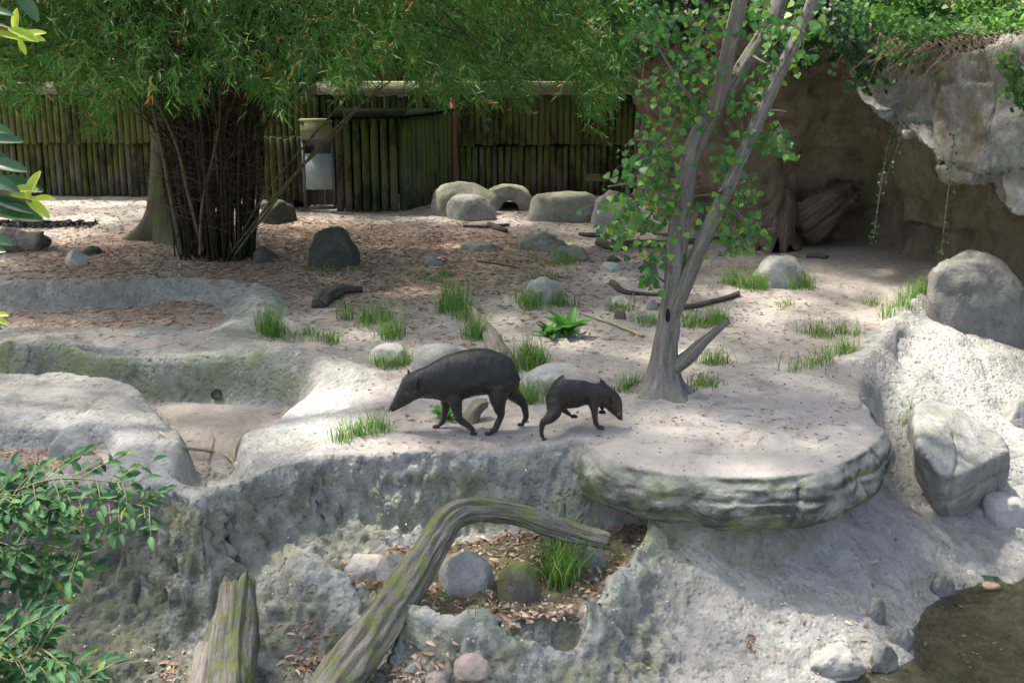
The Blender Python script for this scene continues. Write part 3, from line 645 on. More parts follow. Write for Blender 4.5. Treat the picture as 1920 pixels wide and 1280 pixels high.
B(1648, 1170, 40, 44, 'grey_dark', 'rough little rock at the pool\'s left shore', 50, .8, amp=.25)
B(1690, 1215, 52, 40, 'grey_dark', 'craggy rock dipping into the pool', 51, .8, amp=.28)
B(1660, 1262, 60, 46, 'grey_dark', 'rough pitted rock low on the pool\'s left shore', 52, .8, amp=.28)
B(1770, 1125, 56, 40, 'grey_dark', 'small craggy rock at the head of the pool', 53, .8, amp=.28)
B(1575, 1274, 110, 40, 'rock', 'rough pale rock hump at the bottom right of the bank', 54, .7, amp=.25)
B(1860, 1118, 46, 12, 'brown_rock', 'flat brown stone just under the pool\'s far shore', 55, .8)
B(660, 1100, 1, 1, 'rock', 'x', 1) if False else None
# hollow den rock: boulder with a dark mouth
b = G(950, 397); pm = ppm(b); b = b + [0, .55, 0]
g = np.linspace(0, math.pi, 15); ar = np.array([[-.52 * math.cos(t) , math.sin(t) ** .8 * .52] for t in g]); inn = np.array([[.06 -.20 * math.cos(t), math.sin(t) * .27] for t in g])
V = []; F = []
prof = np.vstack([ar, inn[::-1]]); n = len(prof)
V = np.vstack([np.c_[prof[:, 0], np.full(n, -.5) + .15 * prof[:, 1], prof[:, 1] - .05], np.c_[prof[:, 0] * .9, np.full(n, .7), prof[:, 1] * .8 - .05]])
F = [list(range(n))[::-1], list(range(n, 2 * n))] + [[i, (i + 1) % n, n + (i + 1) % n, n + i] for i in range(n)]
V, F, nr = voxel(V, F, .03, 4); V = V + nr * (fbm(V * 2.5, 4, .5, 3.) * .06)[:, None]
build('den_rock', V + b, F, M['mossy_rock'], label='hollow mossy rock with a dark round mouth by the log fence', cat='boulder', origin=b)

# ------------------------------------------------------------------ log fence, shed and gate
s = N('fence_log'); uv = s.n('UVMap').outputs[0]; p = s.pos()
gr = s.noise(s.vscale(uv, (40, 3, 1)), 1, 5, .65, .6); rn = s.rnd(); n1 = s.noise(p, 1.7, 5, .65); pz = s.pz()
col = s.ramp(gr, [(.3, (.045, .04, .034)), (.5, (.11, .098, .083)), (.7, (.19, .172, .148))])
f = s.math('ADD', s.math('ADD', s.math('MULTIPLY', pz, .30), s.math('MULTIPLY', n1, 1.1)), s.math('MULTIPLY', rn, .35))
col = s.mix(s.mapr(f, .62, 1.05, 0, .88), col, s.mix(gr, (.045, .062, .012), (.125, .15, .034)))
col = s.mix(s.mapr(s.noise(s.vscale(p, (1, 1, .4)), 2.6, 5, .7), .48, .62, 0, .85), col, (.018, .02, .012))
M['fence_log'] = s.done(col, .95, gr, .5, .02, .15)
M['beam'] = m_rock('concrete_beam', (.13, .13, .09), (.22, .22, .155), (.30, .30, .22), .5, (.11, .125, .03))
M['panel'] = m_plain('painted_panel', (.30, .36, .37), .55, .18, 6)
M['steel'] = m_plain('dull_steel', (.14, .15, .15), .5, .3, 12, .5, .6)
M['rust'] = m_plain('rusty_post', (.20, .095, .045), .85, .5, 14)
M['roof'] = m_plain('roof_felt', (.008, .009, .006), 1., .4, 5, 0.)
M['void'] = m_plain('dark_interior', (.012, .012, .012), .95)  # near-black; puts the darkness of gaps and openings into the colour
_logs = {}
def logmesh(h, r, var):
    k = (round(h, 2), round(r, 3), var)
    if k not in _logs:
        V, F, uv = tube([[0, 0, 0], [.006 * (var - 1), .004, h * .5], [0, 0, h]], [r * 1.03, r, r * .95], 9, 5, .06, 2., var * 3.1)
        _logs[k] = mesh_np('log', V, F, uv=uv); _logs[k].materials.append(M['fence_log'])
    return _logs[k]
def log_row(root, p0, p1, z0, z1, dia=.128, jz=.03, jy=.012):
    p0 = np.array(p0, float); p1 = np.array(p1, float); L = np.linalg.norm(p1 - p0); n = max(1, int(L / dia)); org = OFF[root.name]
    for i in range(n):
        q = p0 + (p1 - p0) * (i + .5) / n
        o = link('log', logmesh(z1 - z0, dia * .5 * (1.02, .95, .985, 1.0)[i % 4], random.randrange(4)), None, root)
        o.location = (q[0] - org[0], q[1] - org[1] + random.uniform(-jy, jy), z0 - org[2] + random.uniform(-jz, jz)); o.rotation_euler = (random.uniform(-.008, .008), random.uniform(-.012, .012), random.uniform(0, 6.28))
def fx(px, y): return D(px, 300, y)[0]
YF = 25.4
r1 = thing('log_fence', (fx(150, YF), YF, 0), 'mossy vertical log fence left of and behind the bamboo', 'fence')
log_row(r1, (-13.5, YF), (fx(520, YF), YF), -.05, 1.12); log_row(r1, (-13.5, YF - .09), (fx(602, YF - .09), YF - .09), 1.06, 2.0)
V, F, uv = join([box(-13.6, fx(600, YF), YF - .1, YF + .2, 2.03, 2.26)]); build('top_beam', V, F, M['beam'], r1, uv=uv, smooth=False)
V, F, uv = join([box(-13.6, fx(599, YF), YF + .12, YF + .18, -.1, 2.02)]); build('dark_backing', V, F, M['void'], r1, uv=uv, smooth=False)  # near-black sheet, makes the gaps between the logs dark
r2 = thing('log_fence', (fx(1020, YF), YF, 0), 'bright green mossy log fence right of the shed, behind the den rock', 'fence')
log_row(r2, (fx(604, YF), YF), (fx(1188, YF), YF), 1.02, 2.0, .13); log_row(r2, (fx(800, YF), YF + .05), (fx(1188, YF), YF + .05), -.05, 1.0, .13)
V, F, uv = join([box(fx(601, YF), fx(1200, YF), YF - .1, YF + .2, 2.03, 2.28)]); build('top_beam', V, F, M['beam'], r2, uv=uv, smooth=False)
V, F, uv = join([box(fx(600, YF), fx(1190, YF), YF + .17, YF + .22, -.1, 2.02)]); build('dark_backing', V, F, M['void'], r2, uv=uv, smooth=False)
r3 = thing('log_fence', (fx(1000, 27), 27, 0), 'upper log screen rising behind the beam of the green fence', 'fence')
log_row(r3, (fx(-200, 27), 27), (fx(1215, 27), 27), 1.8, 3.9, .15)
ys = 23.5
r4 = thing('log_shed', (fx(690, ys), ys, 0), 'low log-fronted shed, mossy above and grey below, right of the gate', 'shed')
xa, xb = fx(627, ys), fx(745, ys); xc = fx(852, YF - .2)
log_row(r4, (xa, ys), (xb, ys), -.05, 1.72, .15, .02); log_row(r4, (xb + .05, ys + .12), (xc, YF - .2), -.05, 1.70, .15, .02)
V, F, uv = join([box(xa - .1, xb + .12, ys - .1, YF - .15, 1.735, 1.78)]); build('roof_edge', V, F, M['roof'], r4, uv=uv, smooth=False)
V = np.array([[xb + .12, ys - .1, 1.735], [xc + .1, YF - .2, 1.735], [xb + .12, YF - .2, 1.735], [xb + .12, ys - .1, 1.775], [xc + .1, YF - .2, 1.775], [xb + .12, YF - .2, 1.775]])
build('roof_panel', V, [[0, 2, 1], [3, 4, 5], [0, 1, 4, 3], [1, 2, 5, 4], [2, 0, 3, 5]], M['roof'], r4, smooth=False)
V, F, uv = join([box(xa, xb - .05, ys + .2, ys + .25, -.1, 1.72)]); build('dark_backing', V, F, M['void'], r4, uv=uv, smooth=False)
r5 = thing('log_wall', (fx(530, ys + .1), ys + .1, 0), 'short run of grey logs left of the gate, with a drain gap at its foot', 'wall')
log_row(r5, (fx(470, ys + .3), ys + .3), (fx(570, ys + .1), ys + .1), .14, 1.35, .13)
V, F, uv = join([box(fx(465, ys), fx(540, ys), ys + .2, ys + .5, -.1, .16)]); build('footing', V, F, M['rock'], r5, uv=uv, smooth=False)
V, F, uv = join([box(fx(465, ys), fx(571, ys), ys + .42, ys + .47, -.1, 1.34)]); build('dark_backing', V, F, M['void'], r5, uv=uv, smooth=False)
# gate
x0, x1 = fx(572, ys), fx(622, ys)
r6 = thing('animal_gate', ((x0 + x1) / 2, ys, 0), 'narrow gate with a grey painted panel over dark wire mesh', 'gate')
zr = lambda row: D(600, row, ys)[2]
def part(n, m, *b_):
    V, F, uv = join([box(*q) for q in b_]); return build(n, V, F, M[m], r6, uv=uv, smooth=False)
part('lintel', 'beam', (x0 - .06, x1 + .03, ys - .06, ys + .18, zr(262), zr(228)))
part('lintel_cap', 'beam', (x0 - .08, x1 + .05, ys - .09, ys + .2, zr(228) + .003, zr(224)))
part('post', 'steel', (x0 - .06, x0, ys - .03, ys + .06, 0.02, zr(262) - .004)); part('post', 'steel', (x1, x1 + .05, ys - .03, ys + .06, 0.02, zr(262) - .004))
part('panel', 'panel', (x0 + .003, x1 - .003, ys - .035, ys - .012, zr(355), zr(288)))
part('sill', 'steel', (x0 + .003, x1 - .003, ys - .02, ys + .03, .02, .06))
part('rail', 'steel', (x0 + .003, x1 - .003, ys - .008, ys + .03, zr(266), zr(263)))
wires = []
for u in np.linspace(-1.4, 1, 26):
    for sg in (1, -1):
        pts = []
        w_ = x1 - x0; hh = zr(262) - .03
        for t in np.linspace(0, 1, 24):
            xx = (u + t * 2.2 if sg > 0 else -u - t * 2.2 + 1) * w_
            if 0 < xx < w_: pts.append([x0 + xx, ys + .02 + .004 * sg, .04 + t * hh])
        if len(pts) > 2: wires.append(tube(np.array(pts), [.004, .004], 3, len(pts), caps=False))
V, F, uv = join(wires); build('wire_mesh', V, F, M['steel'], r6, uv=uv)
for xx in (x0 + .13, x0 + .34):
    V, F, uv = tube([[xx, ys + .05, .03], [xx, ys + .05, zr(264)]], [.014, .014], 6); build('bar', V, F, M['steel'], r6, uv=uv)
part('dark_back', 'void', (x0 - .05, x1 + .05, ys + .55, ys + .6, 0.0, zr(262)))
V, F, uv = tube([[fx(851, 25), 25.1, 0], [fx(851, 25), 25.1, 2.0]], [.07, .065], 10, 6, .05)
build('rusty_post', V, F, M['rust'], uv=uv, label='rusty brown post standing where shed and green fence meet', cat='post')
V, F, uv = join([box(fx(1098, 25.1), fx(1140, 25.1), 25.0, 25.16, .33, .46)]); build('plank', V, F, M['fence_log'], uv=uv, smooth=False, label='short mossy plank lying on the mound at the green fence', cat='plank')

# ------------------------------------------------------------------ dead wood
def wood(name, pts, rad, mat, label, cat='log', ns=16, n=30, rough=.25, flute=.1, seed=1., parent=None, rfreq=2.5, jag=.35):
    V, F, uv = tube(pts, rad, ns, n, rough, rfreq, seed, flute)
    T0 = V[:ns + 1].mean(0) - V[ns + 1:2 * ns + 2].mean(0); T1 = V[(n - 1) * (ns + 1):n * (ns + 1)].mean(0) - V[(n - 2) * (ns + 1):(n - 1) * (ns + 1)].mean(0)
    for e_, T_, r_ in ((0, T0, rad[0]), (n - 1, T1, rad[-1])):
        T_ = T_ / (np.linalg.norm(T_) + 1e-9); rg = np.random.default_rng(int(seed * 7) + e_); j_ = rg.normal(size=ns + 1) * jag * r_; j_ = .5 * j_ + .5 * np.roll(j_, 1); j_[-1] = j_[0]
        V[e_ * (ns + 1):(e_ + 1) * (ns + 1)] += T_ * j_[:, None]
    V[-1] -= T1 / (np.linalg.norm(T1) + 1e-9) * rad[-1] * .35; V[-2] -= T0 / (np.linalg.norm(T0) + 1e-9) * rad[0] * .35
    return build(name, V, F, M[mat], parent, uv=uv, label=label, cat=cat if parent is None else None)
cv = [(585, 1345, 7.65), (650, 1260, 7.95), (715, 1165, 8.3), (770, 1085, 8.65), (815, 1010, 9.0), (845, 968, 9.12), (890, 955, 9.25), (960, 962, 9.38), (1030, 985, 9.42), (1090, 1004, 9.4), (1140, 1016, 9.35)]
wood('curved_log', [D(*q) for q in cv], [.165, .158, .135, .118, .108, .102, .09, .08, .08, .08, .066], 'log_moss', 'long weathered curved log arching across the planter in the foreground', ns=72, n=240, rough=.34, flute=.12, seed=4., jag=.5)
t = thing('broken_post', D(430, 1285, 8.2), 'broken mossy log post standing at the bottom left of centre', 'log')
wood('trunk', [D(445, 1100, 8.75), D(440, 1160, 8.55), D(432, 1240, 8.3), D(425, 1340, 8.05)], [.125, .15, .165, .175], 'log_moss', None, ns=44, n=80, rough=.30, flute=.14, seed=9., parent=t, jag=.6)
wood('root', [D(395, 1205, 8.35), D(385, 1260, 8.2), D(375, 1340, 8.0)], [.07, .10, .12], 'log', None, ns=20, n=30, rough=.4, flute=.15, seed=12., parent=t)
def gl(lst, dz=.05): return [G(a, b) + [0, 0, dz] for a, b in lst]
wood('fallen_log', gl([(876, 572), (895, 605), (920, 640), (950, 690)], .04), [.035, .06, .085, .095], 'log', 'fallen grey log lying in grass behind the big pig', ns=28, n=60, rough=.5, flute=.2, jag=.7)
wood('stump', [G(888, 792) + [-.06, .0, -.03], G(888, 792) + [-.02, .05, .07], G(888, 792) + [.04, .10, .13], G(888, 792) + [.13, .14, .15]], [.08, .065, .06, .035], 'log', 'split grey stump behind the big pig\'s legs', 'stump', rough=.5, flute=.2)
t = thing('hollow_log', G(1465, 465), 'large hollow broken log leaning up inside the cave', 'log')
wood('trunk', [G(1490, 455) + [0, .3, .18], D(1530, 410, 19.9), D(1585, 362, 20.3)], [.34, .25, .17], 'old_log', None, ns=40, n=60, rough=.55, flute=.30, seed=3., parent=t, jag=.7)
wood('splinter', [G(1452, 468) + [0, .1, .0], D(1462, 410, 19.7), D(1475, 352, 19.9)], [.28, .17, .04], 'old_log', None, ns=36, n=50, rough=.7, flute=.35, seed=5., parent=t, jag=.8)
wood('driftwood', gl([(-30, 478), (30, 468), (78, 468)], .12) , [.10, .2, .17], 'log', 'grey driftwood stump at the left edge of the yard', rough=.5, flute=.2, seed=7.)
wood('driftwood', gl([(595, 578), (618, 562), (640, 552), (680, 548)], .05), [.09, .10, .07, .04], 'dark_wood', 'dark gnarled driftwood piece on the litter beyond the pool rim', rough=.6)
wood('branch', gl([(1124, 460), (1150, 470), (1190, 462), (1240, 463), (1370, 452)], .06), [.075, .06, .07, .05, .03], 'dark_wood', 'thick dead branch on the ground left of the tree', 'branch', 10, rough=.3)
wood('branch', gl([(1228, 575), (1290, 580), (1345, 568), (1384, 556)], .04), [.02, .035, .03, .04], 'dark_wood', 'crooked dark branch on the sand right of the tree', 'branch', 8)
wood('branch', gl([(1148, 533), (1160, 545), (1180, 553), (1235, 556)], .03), [.05, .04, .03, .02], 'dark_wood', 'short dark root on the sand left of the tree', 'branch', 8)
wood('stick', gl([(1098, 592), (1150, 610), (1206, 633)], .02), [.02, .022, .018], 'pale_wood', 'pale straight stick on the sand near the broad-leaved plant', 'stick', 8)
wood('stick', gl([(868, 426), (915, 428), (955, 424)], .03), [.02, .03, .02], 'dark_wood', 'dark stick in the litter before the arched boulder', 'stick', 8)
wood('stick', gl([(918, 424), (935, 432), (950, 437)], .04), [.05, .05, .03], 'dark_wood', 'stubby dark piece of wood crossing the stick near the boulders', 'stick', 8)
wood('stick', gl([(895, 491), (930, 496), (968, 503)], .015), [.012, .012, .01], 'dark_wood', 'thin stick lying in the litter of the middle yard', 'stick', 6)
wood('stick', gl([(1086, 441), (1110, 444), (1145, 443)], .03), [.03, .05, .03], 'dark_wood', 'dark bit of wood right of the jagged rock', 'stick', 8)
wood('stick', gl([(1512, 484), (1530, 483), (1550, 486)], .03), [.03, .05, .03], 'dark_wood', 'dark bit of wood on the cave floor before the hollow log', 'stick', 8)
t = thing('fallen_twig', G(420, 850), 'bare forked twig lying in the dry lower pool', 'twig')
for pts, r in (([(300, 815), (340, 842), (395, 850), (430, 862), (440, 880), (432, 892)], [.012, .016, .018, .016, .012, .01]), ([(395, 850), (400, 830), (398, 815)], [.01, .008, .005]), ([(438, 868), (445, 835), (468, 808)], [.014, .012, .006])):
    V, F, uv = tube(gl(pts, .025), r, 6, 18, .1); build('twig', V, F, M['pale_wood'], t, uv=uv)
# drain
dp = G(407, 742)
V, F, uv = tube([dp + [0, -.035, .0], dp + [0, .5, .0]], [.055, .055], 16, 3, caps=False); V2 = V.copy()
build('drain_pipe', V, F, M['void'], uv=uv, label='dark round drain pipe in the wall of the lower pool', cat='pipe')

# ------------------------------------------------------------------ slender two-stemmed tree
tb = G(1243, 735)
t = thing('tree', tb, 'slender leaning tree with two grey stems behind the small pig', 'tree')
YT = tb[1]
stem1 = [tb + [0, 0, -.08], tb + [.0, 0, .10], D(1248, 650, YT), D(1262, 540, YT + .02), D(1270, 450, YT + .05), D(1281, 370, YT + .1), D(1299, 285, YT + .15), D(1330, 218, YT + .2), D(1372, 160, YT + .25), D(1412, 100, YT + .3), D(1448, 36, YT + .35), D(1475, -60, YT + .5), D(1500, -220, YT + .6), D(1510, -420, YT + .8)]
V, F, uv = tube(stem1, [.25, .165, .115, .095, .098, .094, .09, .088, .085, .08, .075, .07, .05, .03], 26, 120, .16, 3., 2., .05)
# flared foot
c0 = tb; ang = np.arctan2(V[:, 1] - c0[1], V[:, 0] - c0[0]); hgt = V[:, 2] - c0[2]
fl = np.exp(-np.clip(hgt, 0, 9) / .10) * (1 + .5 * np.sin(ang * 5 + 1)) * .5
V[:, 0] += (V[:, 0] - c0[0]) * fl * (hgt < .6); V[:, 1] += (V[:, 1] - c0[1]) * fl * (hgt < .6)
build('trunk', V, F, M['bark'], t, uv=uv)
build('hollow', ICO[3][0] * np.array([.024, .03, .075]) + D(1252, 592, YT - .085), ICO[3][1], M['void'], t, label='near-black oval put on the trunk as a dark hollow')  # solid ellipsoid; the hollow's darkness is only its colour
stem2 = [D(1256, 610, YT - .02), D(1276, 557, YT - .05), D(1300, 495, YT - .05), D(1321, 444, YT - .08), D(1353, 376, YT - .08), D(1385, 308, YT - .1), D(1421, 227, YT - .1), D(1457, 145, YT - .1), D(1485, 91, YT - .1), D(1516, 23, YT - .1), D(1545, -80, YT - .1), D(1580, -250, YT - .2)]
V, F, uv = tube(stem2, [.055, .068, .072, .068, .064, .062, .064, .062, .058, .055, .045, .03], 16, 70, .12, 2., 5., .04); build('stem', V, F, M['bark'], t, uv=uv)
V, F, uv = tube([D(1262, 690, YT - .05), D(1292, 668, YT - .12), D(1325, 636, YT - .2), D(1366, 601, YT - .25)], [.085, .065, .045, .03], 14, 24, .25, 3., 7., .1); build('stub_branch', V, F, M['bark'], t, uv=uv, label='broken dead side branch at the foot of the tree')
for pts, r in (([(1340, 205), (1356, 145), (1368, 82), (1388, 0), (1402, -90)], [.07, .075, .07, .065, .05]), ([(1371, 92), (1345, 45), (1314, 0), (1290, -50)], [.025, .022, .02, .015]),
               ([(1330, 140), (1345, 105), (1365, 80)], [.008, .01, .012]), ([(1290, 300), (1262, 280), (1230, 265), (1190, 262)], [.02, .014, .01, .006]), ([(1278, 395), (1240, 370), (1195, 345), (1140, 350)], [.02, .014, .01, .006]),
               ([(1330, 225), (1300, 190), (1270, 150), (1235, 90)], [.025, .018, .014, .008]), ([(1400, 270), (1430, 268), (1465, 275), (1490, 280)], [.02, .014, .01, .005]), ([(1350, 380), (1380, 395), (1400, 425), (1415, 470)], [.018, .012, .01, .005]),
               ([(1272, 440), (1240, 440), (1200, 430), (1160, 435)], [.016, .012, .008, .005]), ([(1262, 540), (1235, 520), (1215, 500)], [.014, .01, .006]), ([(1410, 105), (1440, 120), (1470, 110)], [.02, .014, .008]), ([(1421, 227), (1445, 208), (1476, 210)], [.012, .009, .005])):
    yy = YT + random.uniform(-.1, .25)
    V, F, uv = tube([D(a, b_, yy - .12 * i) for i, (a, b_) in enumerate(pts)], r, 7, 20, .12, 3.); build('branch', V, F, M['bark'], t, uv=uv)
M['tallow_leaf'] = m_leaf('tree_leaf', [(0, (.035, .12, .03)), (.45, (.06, .19, .045)), (.8, (.11, .26, .05)), (1, (.24, .38, .06))], .4, .45, .4, attr=None)
M['tallow_leaf_s'] = m_leaf('tree_leaf_mass', [(0, (.035, .12, .03)), (.45, (.06, .19, .045)), (.8, (.11, .26, .05)), (1, (.24, .38, .06))], .4, .45, .4)
blobs = [(1225, 255, 45, 50, 40), (1205, 330, 60, 55, 70), (1190, 410, 60, 45, 70), (1245, 390, 55, 60, 55), (1225, 480, 40, 40, 30), (1160, 440, 35, 25, 22), (1250, 175, 45, 50, 55), (1285, 115, 45, 50, 55), (1215, 60, 35, 45, 35), (1260, 40, 50, 40, 45),
         (1340, 40, 45, 40, 35), (1330, 135, 40, 40, 35), (1300, 215, 35, 40, 30), (1430, 255, 45, 28, 45), (1470, 282, 28, 16, 16), (1365, 300, 40, 40, 26), (1385, 365, 40, 35, 34), (1405, 430, 36, 36, 36), (1360, 455, 40, 30, 26), (1340, 400, 30, 40, 20),
         (1460, 60, 55, 45, 55), (1515, 40, 35, 40, 35), (1440, 140, 40, 35, 26), (1490, 110, 30, 30, 20), (1400, 190, 35, 35, 26), (1250, 300, 35, 40, 26), (1215, 520, 22, 22, 14), (1385, 200, 20, 20, 10), (1410, 20, 40, 30, 25)]
pos = []
for a, b_, rx, ry, n in blobs:
    k = int(n * 1.8)
    q = rng.normal(size=(k, 3)) * .52
    for i in range(k): pos.append(D(a + q[i, 0] * rx, b_ + q[i, 1] * ry, YT + q[i, 2] * .55 + .05))
pos = np.array(pos); n = len(pos)
dr = rdir(n) * [1, 1, .5] + [0, -.15, -.75]; nr = rdir(n) * .75 + [0, -.5, .75]
Mf = frames(dr, nr); sz = rng.uniform(.045, .088, n)
order = np.argsort(-sz)
hm = mesh_np('leaf', HEART[0], HEART[1]); hm.materials.append(M['tallow_leaf'])
for i in order[:300]:
    o = link('leaf', hm, None, t); mm = Matrix([list(Mf[i][r_] * sz[i]) + [pos[i][r_] - tb[r_]] for r_ in range(3)] + [[0, 0, 0, 1]]); o.matrix_local = mm
rest = order[300:]
V, F = instances(HEART[0], HEART[1], pos[rest], Mf[rest], sz[rest])
build('foliage', V, F, M['tallow_leaf_s'], t, attrs={'var': np.repeat(rng.random(len(rest)), 9)}, kind='stuff')
tw = []
for i in range(0, n, 2):
    c = pos[i]; j = np.argsort(np.linalg.norm(pos - c, axis=1))[rng.integers(2, 9)]
    tw.append(tube([c, (c + pos[j]) / 2 + [0, 0, .02], pos[j]], [.003, .003, .002], 3, 4, caps=False))
V, F, uv = join(tw); build('twigs', V, F, M['twig'], t, uv=uv, kind='stuff')
# high crown above the picture
def leaf_cloud(c, rad, n, L, seed, tmpl=LEAF2, wr=.55, shell=.5, droop=.4):
    g = np.random.default_rng(seed); c = np.array(c, float); rad = np.array(rad, float)
    nc = max(8, n // 90); cl = rdir(nc, g) * (g.random(nc) ** (1 / 3.) * (1 - shell * .3) + shell * .15)[:, None]
    cl = cl * (1 + .25 * g.normal(size=(nc, 1))); ci = g.integers(0, nc, n)
    p_ = c + (cl[ci] + g.normal(size=(n, 3)) * .13) * rad
    if c[2] > 4.6: p_ = p_[~in_gaps(p_)]; n = len(p_)          # leaves over the chosen sun patches are dropped to let sun through
    d_ = rdir(n, g) + [0, 0, -droop]; n_ = rdir(n, g) * .8 + [0, 0, .8]; L_ = L * g.uniform(.7, 1.25, n)
    V, F = instances(tmpl[0], tmpl[1], p_, frames(d_, n_), np.c_[L_, L_ * wr, L_ * .6])
    return V, F, np.repeat(g.random(n), len(tmpl[0]))
def cloud_join(lst):
    V = []; F = []; A = []; k = 0
    for v, f, a in lst: V.append(v); F.append(f + k); A.append(a); k += len(v)
    return np.vstack(V), np.vstack(F), np.concatenate(A)
V, F, A = cloud_join([leaf_cloud((4.2, 12.6, 6.2), (2.6, 2.4, 1.2), 5000, .15, 5, HEART, 1.), leaf_cloud((2.6, 13.2, 5.6), (1.5, 1.6, .9), 2200, .15, 6, HEART, 1.)])
build('crown', V, F, M['tallow_leaf_s'], t, attrs={'var': A}, kind='stuff')

# ------------------------------------------------------------------ big mossy tree and bamboo
mb = G(318, 452) + [0, .5, 0]; mb[2] = 0
t = thing('tree', mb, 'thick dark mossy tree trunk with flared roots behind the bamboo', 'tree')
V, F, uv = tube([mb + [0, 0, -.1], mb + [0, 0, .15], mb + [.05, .1, 1.2], mb + [.15, .2, 3.], mb + [.1, .3, 6.], mb + [.3, .2, 8.]], [.52, .50, .42, .38, .33, .2], 36, 80, .08, 1.2, 3., .02)
ang = np.arctan2(V[:, 1] - mb[1], V[:, 0] - mb[0]); hgt = np.clip(V[:, 2] - mb[2], 0, 9)
fl = np.exp(-hgt / .22) * (.42 + .34 * np.sin(ang * 4 + .6) + .15 * np.sin(ang * 9)); V[:, 0] += (V[:, 0] - mb[0]) * fl; V[:, 1] += (V[:, 1] - mb[1]) * fl
build('trunk', V, F, M['bark_dark'], t, uv=uv)
M['canopy_leaf'] = m_leaf('canopy_leaf', [(0, (.03, .09, .02)), (.5, (.055, .15, .03)), (1, (.11, .23, .05))], .4, .5, .3)
for k in range(7):
    a = k * .9 + .3; e = mb + [.2, .25, 5. + .4 * k]
    V, F, uv = tube([e, e + [1.2 * math.cos(a), 1.2 * math.sin(a), .6], e + [2.6 * math.cos(a), 2.6 * math.sin(a), 1.]], [.16, .1, .03], 8, 14, .1); build('limb', V, F, M['bark_dark'], t, uv=uv)
V, F, A = cloud_join([leaf_cloud(mb + [0, 0, 8.2], (4.2, 4.0, 2.0), 4500, .24, 31)])
build('crown', V, F, M['canopy_leaf'], t, attrs={'var': A}, kind='stuff')

bb = G(405, 480); bb[2] = 0
t = thing('bamboo_clump', bb, 'dense bamboo clump fanning out from a narrow base at left', 'bamboo')
g = np.random.default_rng(77)
culms = []
for i in range(135):
    a = g.uniform(0, 2 * math.pi); r0 = .56 * math.sqrt(g.random()); spread = g.uniform(.15, 1.) ** 1.3
    b0 = bb + [r0 * math.cos(a) * 1.15, r0 * math.sin(a) * .8, -.05]; a2 = a + g.normal() * .35; h = g.uniform(4.5, 7.5)
    s1 = .12 + .75 * spread; s2 = .9 + 4.0 * spread
    o = np.array([math.cos(a2), math.sin(a2) * .8, 0])
    pts = [b0, b0 + o * s1 * .22 + [0, 0, h * .22], b0 + o * s1 * .65 + [0, 0, h * .45], b0 + o * (s1 + s2) * .5 + [0, 0, h * .72], b0 + o * s2 + [0, 0, h * (.9 - .35 * spread)]]
    pts = np.array(pts); pts[1:4] += g.normal(size=(3, 3)) * .06
    r_ = g.uniform(.012, .024)
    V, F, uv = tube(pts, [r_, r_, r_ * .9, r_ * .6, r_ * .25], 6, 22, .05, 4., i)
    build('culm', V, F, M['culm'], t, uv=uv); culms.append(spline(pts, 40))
# long straight outer culms seen against the fence
for pts, r_ in (([(340, 476, 18.8), (322, 380, 18.7), (305, 290, 18.6), (285, 200, 18.5), (270, 120, 18.5)], .03), ([(380, 470, 18.7), (352, 360, 18.6), (333, 280, 18.5), (300, 200, 18.4)], .028), ([(440, 478, 18.7), (560, 320, 18.6), (650, 220, 18.5), (760, 130, 18.4)], .022),
                ([(430, 478, 18.8), (540, 340, 18.7), (620, 260, 18.7), (720, 150, 18.6)], .02), ([(375, 478, 18.6), (380, 380, 18.6), (408, 250, 18.5), (414, 150, 18.5)], .026), ([(436, 470, 18.9), (500, 360, 18.9), (600, 240, 18.8), (680, 150, 18.8)], .02)):
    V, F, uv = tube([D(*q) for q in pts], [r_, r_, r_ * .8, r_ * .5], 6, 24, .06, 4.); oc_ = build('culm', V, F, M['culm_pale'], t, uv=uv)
    cq = spline([D(*q) for q in pts], 40)
    for kk in range(4, 30, 5):
        V, F, uv = tube([cq[kk], cq[kk] + (cq[kk + 1] - cq[kk]) * .22], [r_ * 1.25, r_ * 1.25], 7, 3); build('node', V, F, M['culm'], oc_, uv=uv)
# dead thin twigs in the heart of the clump
tw = []
for i in range(1000):
    c = culms[g.integers(len(culms))][g.integers(4, 20)]; d_ = rdir(1, g)[0] * [1, 1, .5] + [0, 0, .35]; L = g.uniform(.3, .9)
    tw.append(tube([c, c + d_ * L * .5 + g.normal(size=3) * .04, c + d_ * L], [.006, .005, .002], 3, 5, caps=False))
V, F, uv = join(tw); build('dead_twigs', V, F, M['twig'], t, uv=uv, kind='stuff')
# foliage sprays
lowx = [-300, 0, 100, 200, 250, 330, 420, 500, 560, 650, 740, 830, 880, 930, 980, 1050, 1110, 1160, 1190, 1230]
lowr = [150, 170, 165, 195, 185, 165, 150, 165, 170, 128, 132, 162, 200, 160, 145, 148, 185, 165, 115, 40]
ns_ = 10500
px = g.uniform(-320, 1205, ns_ * 3); yy = 18.9 + g.normal(size=ns_ * 3) * 1.5
dep = g.random(ns_ * 3) ** 1.25
lowrow = np.interp(px, lowx, lowr) + g.normal(size=ns_ * 3) * 15 - 8 + 22 * np.sin(px * .041) + 16 * np.sin(px * .097 + 2)
keepd = (np.sin(px * .021 + yy * 1.7) + np.sin(px * .043 - dep * 9 + yy) + g.normal(size=ns_ * 3) * .7) > -.55
rows = lowrow - dep * 270
sel = np.nonzero(keepd)[0][:ns_]; px, yy, rows, dep = px[sel], yy[sel], rows[sel], dep[sel]
yy = np.where(px > 750, yy + .9, yy); yy = yy - .6 * (dep < .25)
sp = np.array([D(a, b_, c) for a, b_, c in zip(px, rows, yy)])
keep = sp[:, 2] < 5.4; sp = sp[keep]; m = len(sp)
k = 7
